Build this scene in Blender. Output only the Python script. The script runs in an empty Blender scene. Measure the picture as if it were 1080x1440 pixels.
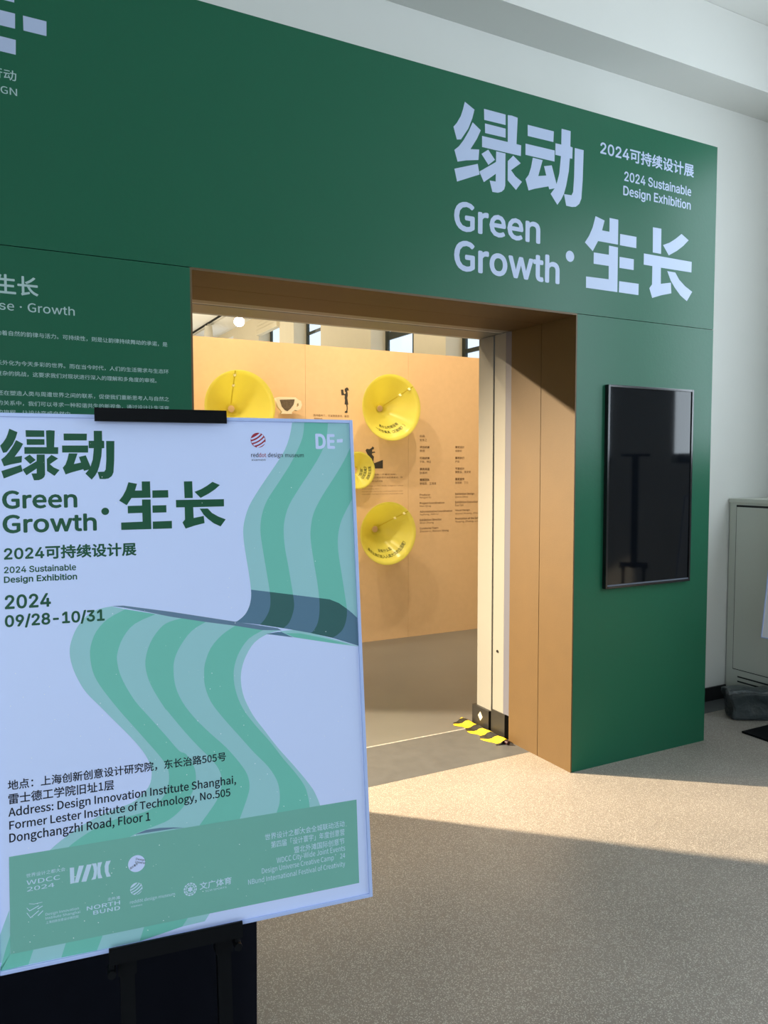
import bpy, bmesh, math, random
from mathutils import Vector, Matrix
random.seed(7)
sc = bpy.context.scene
COL = sc.collection
# ------------------------------------------------------------------ camera
cam = bpy.data.cameras.new('camera'); camo = bpy.data.objects.new('camera', cam); COL.objects.link(camo)
cam.sensor_fit = 'VERTICAL'; cam.sensor_height = 36.0; cam.lens = 1083.13 / 1440 * 36.0
camo.location = (0, 0, 1.645)
camo.rotation_mode = 'XYZ'
camo.matrix_world = (Matrix.Translation((0, 0, 1.645)) @ Matrix.Rotation(math.radians(-27.947), 4, 'Z')
                     @ Matrix.Rotation(math.radians(90 - 3.369), 4, 'X') @ Matrix.Rotation(math.radians(-0.0855), 4, 'Z'))
cam.clip_start = 0.05
sc.camera = camo
# ------------------------------------------------------------------ exposure, world, big lights
sc.view_settings.view_transform = 'Standard'; sc.view_settings.look = 'None'
sc.view_settings.exposure = 0.0; sc.view_settings.gamma = 1.0; sc.view_settings.use_curve_mapping = False
sc.cycles.use_denoising = True
sc.cycles.max_bounces = 10; sc.cycles.diffuse_bounces = 5; sc.cycles.transparent_max_bounces = 12
sc.cycles.sample_clamp_indirect = 4.0
W = bpy.data.worlds.new('sky'); sc.world = W; W.use_nodes = True
W.node_tree.nodes['Background'].inputs[0].default_value = (0.72, 0.85, 1.0, 1)
W.node_tree.nodes['Background'].inputs[1].default_value = 1.5

DAY = (0.78, 0.90, 1.0)
WARM = (1.0, 0.80, 0.54)
def area(name, loc, rot, sx, sy, power, color):
    l = bpy.data.lights.new(name, 'AREA'); l.shape = 'RECTANGLE'; l.size = sx; l.size_y = sy; l.energy = power; l.color = color
    o = bpy.data.objects.new(name, l); COL.objects.link(o); o.location = loc; o.rotation_euler = rot; return o
def spot(name, loc, target, power, color, ang, blend=0.4, size=0.05):
    l = bpy.data.lights.new(name, 'SPOT'); l.energy = power; l.color = color; l.spot_size = math.radians(ang); l.spot_blend = blend; l.shadow_soft_size = size
    o = bpy.data.objects.new(name, l); COL.objects.link(o); o.location = loc
    o.rotation_euler = (Vector(target) - Vector(loc)).to_track_quat('-Z', 'Y').to_euler(); return o
HALL_WINDOWS = [(1.6, 2.4), (-0.6, 0.9), (-2.8, -1.4)]
for (a, b), p in zip(HALL_WINDOWS, (45, 95, 60)):       # daylight entering through the hall's side windows
    area('window_daylight', (5.13, (a + b) / 2, 2.85), (0, math.radians(90), 0), 2.2, b - a - 0.1, p, DAY)
area('rear_fill_daylight', (-2.3, -2.95, 2.1), (math.radians(90), 0, 0), 3.4, 2.6, 94, DAY)  # added daylight from an unseen rear window, placed to brighten the poster
# warm gallery lights: exhibition spotlights, plus added fill for jamb, floor and ceiling
spot('spotlight_door', (-3.83, 8.44, 4.9), (2.75, 2.3, 0), 19000, WARM, 27, 0.85, 0.08)
spot('jamb_fill_spot', (-1.2, 5.6, 4.2), (2.8, 3.7, 1.4), 320, WARM, 60, 0.6, 0.06)  # added fill spot that lifts the door jamb and its lining
spot('spotlight_panel', (1.0, 4.5, 5.0), (3.6, 6.4, 1.9), 370, WARM, 62, 0.7, 0.06)
spot('spotlight_panel', (2.9, 4.4, 5.0), (4.2, 6.4, 1.9), 300, WARM, 65, 0.8, 0.06)
spot('spotlight_panel', (0.2, 4.6, 5.0), (1.8, 6.4, 2.0), 225, WARM, 60, 0.7, 0.06)
area('gallery_fill_down', (2.2, 5.75, 5.1), (0, 0, 0), 5.0, .6, 145, WARM)  # added overhead fill brightening the floor before the partition
area('gallery_fill_up', (1.5, 9.5, 2.9), (math.radians(180), 0, 0), 6.0, 3.0, 250, (1.0, 0.86, 0.62))  # added fill hidden behind the partition, brightens the gallery ceiling
area('gallery_fill_up', (2.5, 17.0, 2.9), (math.radians(180), 0, 0), 5.0, 8.0, 300, (1.0, 0.86, 0.62))  # second added fill, aimed up at the far part of the ceiling

DATA = {
 'wall_title': [[(2.0827, 3.3549), (2.1374, 3.33), (2.1253, 3.2876), (2.103, 3.2365), (2.0624, 3.1788), (2.039, 3.1736), (2.0198, 3.2282), (2.0378, 3.2483), (2.0599, 3.2841), (2.0719, 3.3163)], [(2.1275, 3.2697), (2.1742, 3.2423), (2.1528, 3.1995), (2.1159, 3.144), (2.1657, 3.1516), (2.1618, 3.1022), (2.0915, 3.0878), (2.0435, 3.0735), (2.0255, 3.1238), (2.0504, 3.145), (2.0767, 3.1782), (2.1071, 3.2274)], [(2.0259, 3.0379), (2.1578, 3.0836), (2.1686, 3.0359), (2.0411, 2.9818)], [(2.1923, 3.3456), (2.3193, 3.345), (2.3198, 3.2959), (2.1939, 3.2949)], [(2.1982, 3.279), (2.3199, 3.2789), (2.3203, 3.2359), (2.1994, 3.2348)], [(2.1819, 3.2179), (2.3335, 3.2183), (2.3323, 3.3453), (2.3562, 3.3478), (2.3923, 3.3449), (2.3861, 3.2186), (2.4149, 3.2182), (2.4133, 3.1666), (2.1823, 3.1665)], [(2.1792, 3.1339), (2.2181, 3.1607), (2.2581, 3.1205), (2.22, 3.0896)], [(2.265, 3.1616), (2.3202, 3.1616), (2.3203, 3.0087), (2.314, 2.9904), (2.2989, 2.977), (2.2774, 2.9683), (2.244, 2.967), (2.2278, 3.0179), (2.2632, 3.0191), (2.2637, 3.0557), (2.194, 3.0047), (2.1672, 3.0492), (2.2641, 3.1114)], [(2.3669, 3.1599), (2.4128, 3.1318), (2.3545, 3.0886), (2.3812, 3.0638), (2.4213, 3.0439), (2.3854, 2.9993), (2.3345, 3.0369), (2.3344, 3.1281)], [(2.4538, 3.3239), (2.6188, 3.3248), (2.6166, 3.2722), (2.4545, 3.2709)], [(2.4415, 3.2315), (2.6256, 3.2326), (2.6252, 3.1781), (2.4421, 3.1779)], [(2.4876, 3.1719), (2.5494, 3.1713), (2.5226, 3.0893), (2.5734, 3.1006), (2.5585, 3.1437), (2.6077, 3.1566), (2.64, 3.0697), (2.6572, 3.1247), (2.6665, 3.2126), (2.6302, 3.2124), (2.6302, 3.269), (2.6678, 3.2696), (2.6687, 3.3476), (2.7279, 3.3479), (2.7274, 3.2711), (2.7423, 3.269), (2.7415, 3.2131), (2.7249, 3.2118), (2.7194, 3.1486), (2.7033, 3.0737), (2.6888, 3.0288), (2.672, 2.9999), (2.6467, 2.9681), (2.6025, 3.0155), (2.6284, 3.0467), (2.5937, 3.0361), (2.588, 3.0498), (2.5027, 3.0245), (2.4629, 3.0094), (2.4435, 3.0609), (2.4628, 3.0848), (2.4767, 3.1222)], [(2.7568, 3.2694), (2.8164, 3.2697), (2.8124, 3.1183), (2.8052, 3.0242), (2.7924, 2.9956), (2.7683, 2.977), (2.742, 2.972), (2.7049, 2.9729), (2.6897, 3.0282), (2.7389, 3.0302), (2.7495, 3.0484), (2.7548, 3.1251)], [(2.9038, 2.9499), (2.9669, 2.9366), (2.9505, 2.8835), (3.0019, 2.8833), (3.0021, 2.9552), (3.0638, 2.9549), (3.0645, 2.825), (2.9236, 2.8249), (2.8877, 2.7684), (2.8332, 2.8062), (2.8609, 2.8432), (2.8845, 2.8888)], [(3.079, 2.8828), (3.1981, 2.8834), (3.1983, 2.8237), (3.0782, 2.8237)], [(3.0009, 2.8114), (3.0648, 2.8105), (3.0653, 2.5754), (2.8447, 2.5755), (2.8445, 2.6333), (3.0016, 2.6361), (3.001, 2.7056), (2.895, 2.7047), (2.8951, 2.7626), (3.0002, 2.7636)], [(3.0774, 2.7623), (3.1813, 2.7626), (3.1814, 2.705), (3.0774, 2.7047)], [(3.0773, 2.6345), (3.2205, 2.6359), (3.2202, 2.5755), (3.0764, 2.5757)], [(3.3201, 2.9519), (3.3845, 2.953), (3.386, 2.8167), (3.3223, 2.8167)], [(3.3997, 2.8667), (3.4509, 2.8864), (3.4968, 2.9135), (3.5429, 2.9465), (3.6009, 2.9193), (3.5591, 2.8827), (3.5081, 2.8483), (3.4459, 2.8161)], [(3.2554, 2.8028), (3.6296, 2.8027), (3.629, 2.7437), (3.3867, 2.742), (3.3882, 2.654), (3.4664, 2.669), (3.4719, 2.6108), (3.3944, 2.5925), (3.3243, 2.5706), (3.3012, 2.6213), (3.321, 2.6436), (3.3211, 2.743), (3.2556, 2.7431)], [(3.4368, 2.7291), (3.4998, 2.7289), (3.5316, 2.6925), (3.5801, 2.6616), (3.6387, 2.6362), (3.597, 2.5799), (3.5436, 2.6067), (3.5, 2.6432), (3.4662, 2.6788)]],
 'poster_title': [[(-0.2649, 0.8164), (-0.2535, 0.8112), (-0.256, 0.8024), (-0.2607, 0.7918), (-0.2692, 0.7798), (-0.2741, 0.7787), (-0.2781, 0.79), (-0.2743, 0.7942), (-0.2697, 0.8017), (-0.2672, 0.8083)], [(-0.2556, 0.7987), (-0.2458, 0.793), (-0.2503, 0.7841), (-0.2581, 0.7726), (-0.2477, 0.7742), (-0.2485, 0.7639), (-0.2632, 0.7609), (-0.2733, 0.7579), (-0.277, 0.7683), (-0.2718, 0.7728), (-0.2663, 0.7797), (-0.2599, 0.7899)], [(-0.277, 0.7505), (-0.2494, 0.76), (-0.2471, 0.7501), (-0.2738, 0.7389)], [(-0.242, 0.8145), (-0.2154, 0.8144), (-0.2153, 0.8042), (-0.2417, 0.8039)], [(-0.2408, 0.8006), (-0.2153, 0.8006), (-0.2153, 0.7917), (-0.2406, 0.7914)], [(-0.2442, 0.7879), (-0.2125, 0.788), (-0.2127, 0.8144), (-0.2077, 0.815), (-0.2001, 0.8144), (-0.2015, 0.7881), (-0.1955, 0.788), (-0.1959, 0.7773), (-0.2442, 0.7773)], [(-0.2449, 0.7705), (-0.2367, 0.7761), (-0.2284, 0.7677), (-0.2364, 0.7613)], [(-0.2269, 0.7763), (-0.2154, 0.7763), (-0.2154, 0.7445), (-0.2168, 0.7407), (-0.2199, 0.7379), (-0.2244, 0.7361), (-0.2314, 0.7358), (-0.2348, 0.7464), (-0.2274, 0.7467), (-0.2272, 0.7543), (-0.2419, 0.7437), (-0.2474, 0.7529), (-0.2271, 0.7658)], [(-0.2056, 0.7759), (-0.196, 0.7701), (-0.2082, 0.7611), (-0.2027, 0.756), (-0.1943, 0.7518), (-0.2018, 0.7426), (-0.2125, 0.7504), (-0.2124, 0.7693)], [(-0.1873, 0.81), (-0.1528, 0.8102), (-0.1533, 0.7993), (-0.1872, 0.799)], [(-0.1899, 0.7908), (-0.1514, 0.7911), (-0.1516, 0.7798), (-0.1899, 0.7797)], [(-0.1803, 0.7784), (-0.1674, 0.7783), (-0.1731, 0.7613), (-0.1625, 0.7637), (-0.1655, 0.7726), (-0.1552, 0.7753), (-0.1486, 0.7573), (-0.1449, 0.7687), (-0.1429, 0.7869), (-0.1505, 0.7869), (-0.1505, 0.7987), (-0.1426, 0.7988), (-0.1424, 0.815), (-0.13, 0.8151), (-0.1301, 0.7991), (-0.127, 0.7987), (-0.1272, 0.7871), (-0.1307, 0.7868), (-0.1319, 0.7737), (-0.1353, 0.7581), (-0.1384, 0.7488), (-0.1419, 0.7428), (-0.1472, 0.7362), (-0.1564, 0.746), (-0.151, 0.7525), (-0.1583, 0.7503), (-0.1594, 0.7531), (-0.1773, 0.7478), (-0.1856, 0.7447), (-0.1896, 0.7554), (-0.1856, 0.7604), (-0.1827, 0.7681)], [(-0.124, 0.7988), (-0.1115, 0.7988), (-0.1125, 0.7674), (-0.1141, 0.7478), (-0.1167, 0.7419), (-0.1218, 0.738), (-0.1273, 0.737), (-0.1351, 0.7372), (-0.1382, 0.7486), (-0.1279, 0.7491), (-0.1257, 0.7529), (-0.1245, 0.7688)], [(-0.0916, 0.7316), (-0.0783, 0.7289), (-0.0818, 0.7179), (-0.071, 0.7179), (-0.0709, 0.7327), (-0.0579, 0.7327), (-0.0578, 0.7059), (-0.0875, 0.7058), (-0.0951, 0.6942), (-0.1066, 0.7019), (-0.1007, 0.7096), (-0.0957, 0.719)], [(-0.0547, 0.7178), (-0.0296, 0.718), (-0.0296, 0.7057), (-0.0549, 0.7056)], [(-0.0712, 0.7031), (-0.0578, 0.7029), (-0.0579, 0.6544), (-0.1044, 0.6544), (-0.1044, 0.6663), (-0.0712, 0.6669), (-0.0713, 0.6813), (-0.0937, 0.681), (-0.0936, 0.693), (-0.0714, 0.6932)], [(-0.0552, 0.693), (-0.0333, 0.6931), (-0.0333, 0.6812), (-0.0552, 0.6811)], [(-0.0553, 0.6666), (-0.0251, 0.667), (-0.0252, 0.6545), (-0.0555, 0.6545)], [(-0.0038, 0.7322), (0.0097, 0.7324), (0.0099, 0.7043), (-0.0035, 0.7043)], [(0.0129, 0.7146), (0.0237, 0.7187), (0.0334, 0.7243), (0.0431, 0.7311), (0.0553, 0.7255), (0.0465, 0.718), (0.0357, 0.7109), (0.0226, 0.7042)], [(-0.0176, 0.7014), (0.0613, 0.7015), (0.0611, 0.6893), (0.01, 0.6889), (0.0103, 0.6708), (0.0268, 0.6739), (0.0279, 0.6619), (0.0115, 0.6581), (-0.0033, 0.6535), (-0.0081, 0.664), (-0.0039, 0.6686), (-0.0038, 0.6891), (-0.0176, 0.6891)], [(0.0206, 0.6863), (0.0339, 0.6862), (0.0405, 0.6787), (0.0507, 0.6724), (0.0631, 0.6672), (0.0542, 0.6555), (0.043, 0.6611), (0.0338, 0.6686), (0.0267, 0.6759)]],
 'wall_latin': [('Green', 2.0253, 2.7564, 0.514, 0.1397, 0, 0.034), ('Growth', 2.0262, 2.571, 0.6404, 0.1446, 0, 0.034), ('2024可持续设计展', 2.93, 3.2691, 0.7014, 0.072, 0, 0.024), ('2024 Sustainable', 3.102, 3.1635, 0.5114, 0.0518, 0, 0.024), ('Design Exhibition', 3.0964, 3.0753, 0.5155, 0.0643, 0, 0.02)],
 'wall_dot': (2.734, 2.7228, 0.028),
 'wall_intro': [('生长', 0.0828, 2.2648, 0.1412, 0.0699, 0, 0.02), ('se · Growth', 0.0938, 2.2077, 0.2525, 0.0327, 0, 0.008)],
 'wall_paragraph': [('动着自然的韵律与活力。可持续性，则是让韵律持续舞动的承诺，是', 0.0798, 2.1172, 0.6051, 0.0182, 0, 0.004), ('长外化为今天多彩的世界。而在当今时代，人们的生活需求与生态环', 0.0791, 2.0116, 0.6086, 0.0177, 0, 0.004), ('复杂的挑战，这要求我们对现状进行深入的理解和多角度的审视。', 0.078, 1.9739, 0.5626, 0.0176, 0, 0.004), ('还在塑造人类与周遭世界之间的联系，促使我们重新思考人与自然之', 0.0799, 1.9037, 0.6078, 0.0178, 0, 0.004), ('的关系中，我们可以寻求一种和谐共生的新视角，通过设计让生活变', 0.0789, 1.8679, 0.6082, 0.0177, 0, 0.004), ('的旅程，让设计变成自然中', 0.078, 1.8352, 0.2434, 0.0166, 0, 0.004)],
 'wall_logo': [[(0.1984, 3.2495), (0.2752, 3.2491), (0.2739, 3.1977), (0.1987, 3.1982)], [(0.1729, 3.2492), (0.1716, 3.1973), (0.0553, 3.1975), (0.0568, 3.2495)], [(0.1729, 3.1591), (0.1715, 3.1078), (0.0551, 3.1097), (0.0566, 3.1612)], [(0.1727, 3.3376), (0.1713, 3.2867), (0.0554, 3.2863), (0.0569, 3.3382)]],
 'wall_logo_text': [('行动', 0.0844, 3.0149, 0.0868, 0.0365, 0, 0.006), ('GN', 0.1193, 2.9649, 0.0529, 0.0255, 0, 0.004)],
 'poster_green': [('Green', -0.2767, 0.6916, 0.1073, 0.0287, 0, 0.036), ('Growth', -0.2767, 0.654, 0.1354, 0.0288, 0, 0.036), ('2024可持续设计展', -0.2755, 0.6122, 0.1934, 0.0216, 0, 0.03), ('2024 Sustainable', -0.2758, 0.593, 0.1024, 0.0102, 0, 0.03), ('Design Exhibition', -0.2761, 0.5758, 0.1039, 0.0126, 0, 0.03), ('2024', -0.2755, 0.5381, 0.0647, 0.0218, 0, 0.036), ('09/28-10/31', -0.2759, 0.5086, 0.143, 0.0213, 0, 0.036)],
 'poster_dot': (-0.1281, 0.685, 0.0058),
 'poster_address': [('地点：上海创新创意设计研究院，东长治路505号', -0.2759, 0.2662, 0.3264, 0.0153, 0, 0.014), ('雷士德工学院旧址1层', -0.2753, 0.2456, 0.1501, 0.0159, 0, 0.014), ('Address: Design Innovation Institute Shanghai,', -0.2757, 0.2236, 0.3414, 0.0178, 0, 0.014), ('Former Lester Institute of Technology, No.505', -0.2748, 0.2046, 0.3306, 0.0175, 0, 0.014), ('Dongchangzhi Road, Floor 1', -0.2751, 0.1853, 0.2031, 0.0184, 0, 0.014)],
 'poster_white': [('世界设计之都大会', -0.253, 0.1341, 0.0545, 0.0058, 0, 0), ('WDCC', -0.2528, 0.123, 0.0467, 0.0068, 0, 0.004), ('2024', -0.2525, 0.1134, 0.0383, 0.0062, 0, 0.004), ('Design Innovation', -0.2274, 0.0718, 0.0469, 0.0053, 0, 0), ('Institute Shanghai', -0.2275, 0.0661, 0.0487, 0.0052, 0, 0), ('上海创新创意设计研究院', -0.2273, 0.0607, 0.0461, 0.0041, 0, 0), ('北外滩', -0.1389, 0.0771, 0.0184, 0.005, 0, 0.01), ('NORTH', -0.1692, 0.0687, 0.0485, 0.0062, 0, 0.02), ('BUND', -0.1601, 0.0606, 0.0392, 0.006, 0, 0.02), ('reddot design museum', -0.106, 0.0647, 0.0686, 0.0069, 0, 0), ('xiamen', -0.1047, 0.0604, 0.0169, 0.0031, 0, 0), ('文广体育', 0.0015, 0.067, 0.0516, 0.0118, 0, 0.012), ('SCM SPORTS', 0.0102, 0.0621, 0.0344, 0.0028, 0, 0.0), ('世界设计之都大会全城联动活动', 0.1107, 0.127, 0.1399, 0.0106, 0, 0), ('第四届「设计寰宇」年度创意营', 0.1205, 0.1125, 0.1295, 0.0111, 0, 0), ('暨北外滩国际创意节', 0.1596, 0.0975, 0.0897, 0.0108, 0, 0), ('WDCC City-Wide Joint Events', 0.1292, 0.0837, 0.1206, 0.0123, 0, 0), ('Design Universe Creative Camp ’24', 0.1035, 0.0713, 0.1458, 0.0122, 0, 0), ('NBund International Festival of Creativity', 0.0801, 0.0578, 0.1686, 0.0115, 0, 0)],
 'poster_white_marks': [[(-0.1922, 0.1376), (-0.186, 0.1371), (-0.186, 0.1137), (-0.1919, 0.1134)], [(-0.1791, 0.1382), (-0.172, 0.1376), (-0.1803, 0.1134), (-0.186, 0.1137)], [(-0.1677, 0.1379), (-0.1606, 0.1374), (-0.169, 0.1128), (-0.1761, 0.1134)], [(-0.1606, 0.1381), (-0.1541, 0.1377), (-0.1528, 0.1307), (-0.1538, 0.1204), (-0.1554, 0.1139), (-0.1618, 0.1137), (-0.1589, 0.1183), (-0.1576, 0.1256), (-0.1585, 0.1332)], [(-0.1519, 0.138), (-0.1455, 0.1381), (-0.1482, 0.1299), (-0.148, 0.1208), (-0.1456, 0.1136), (-0.1518, 0.114), (-0.153, 0.1217), (-0.1526, 0.1307)], [(-0.1397, 0.1381), (-0.1327, 0.1379), (-0.1362, 0.1307), (-0.1364, 0.1217), (-0.1333, 0.1139), (-0.1395, 0.114), (-0.1418, 0.1227), (-0.142, 0.131)], [(-0.2535, 0.0823), (-0.2527, 0.0827), (-0.2482, 0.075), (-0.2368, 0.083), (-0.2362, 0.082), (-0.2482, 0.0737)], [(-0.2383, 0.0757), (-0.2311, 0.0818), (-0.2305, 0.0808), (-0.2377, 0.0747)], [(-0.2534, 0.0895), (-0.2527, 0.0899), (-0.2491, 0.0852), (-0.2366, 0.0902), (-0.2361, 0.0892), (-0.2494, 0.0839)], [(-0.2386, 0.0857), (-0.2315, 0.0889), (-0.2309, 0.0879), (-0.2381, 0.0847)], [(-0.2499, 0.0956), (-0.2431, 0.0938), (-0.2315, 0.0943), (-0.2315, 0.0936), (-0.2431, 0.0931), (-0.2499, 0.0949)]],
 'logo_discs': [(-0.0945, 0.1263, 0.0129), (-0.096, 0.0878, 0.0093), (-0.0134, 0.071, 0.0103)],
 'disc_text': [('Design', -0.0961, 0.1317, 0.0147, 0.0038, -0.305, 0.01), ('Universe', -0.0971, 0.1278, 0.016, 0.0036, -0.292, 0.01), ('设计寰宇', -0.1041, 0.1185, 0.0134, 0.0036, 0.474, 0.01)],
 'red_disc': [(0.1232, 0.8027, 0.013)],
 'poster_dark': [('red', 0.1102, 0.7731, 0.0125, 0.0079, 0, 0.01), ('design', 0.1393, 0.771, 0.0264, 0.0102, 0, 0.01), ('museum', 0.17, 0.7733, 0.0334, 0.0055, 0, 0.01), ('xiamen', 0.1104, 0.7667, 0.0244, 0.0042, 0, 0)],
 'poster_red': [('dot', 0.1235, 0.7732, 0.0128, 0.0077, 0, 0.01)],
 'poster_de': [('D', 0.2257, 0.7881, 0.0189, 0.0276, 0, 0.05), ('E', 0.2472, 0.7885, 0.0146, 0.0267, 0, 0.05)],
 'poster_de_dash': [[(0.2657, 0.8059), (0.2769, 0.8066), (0.2762, 0.8003), (0.2654, 0.7998)]],
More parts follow.
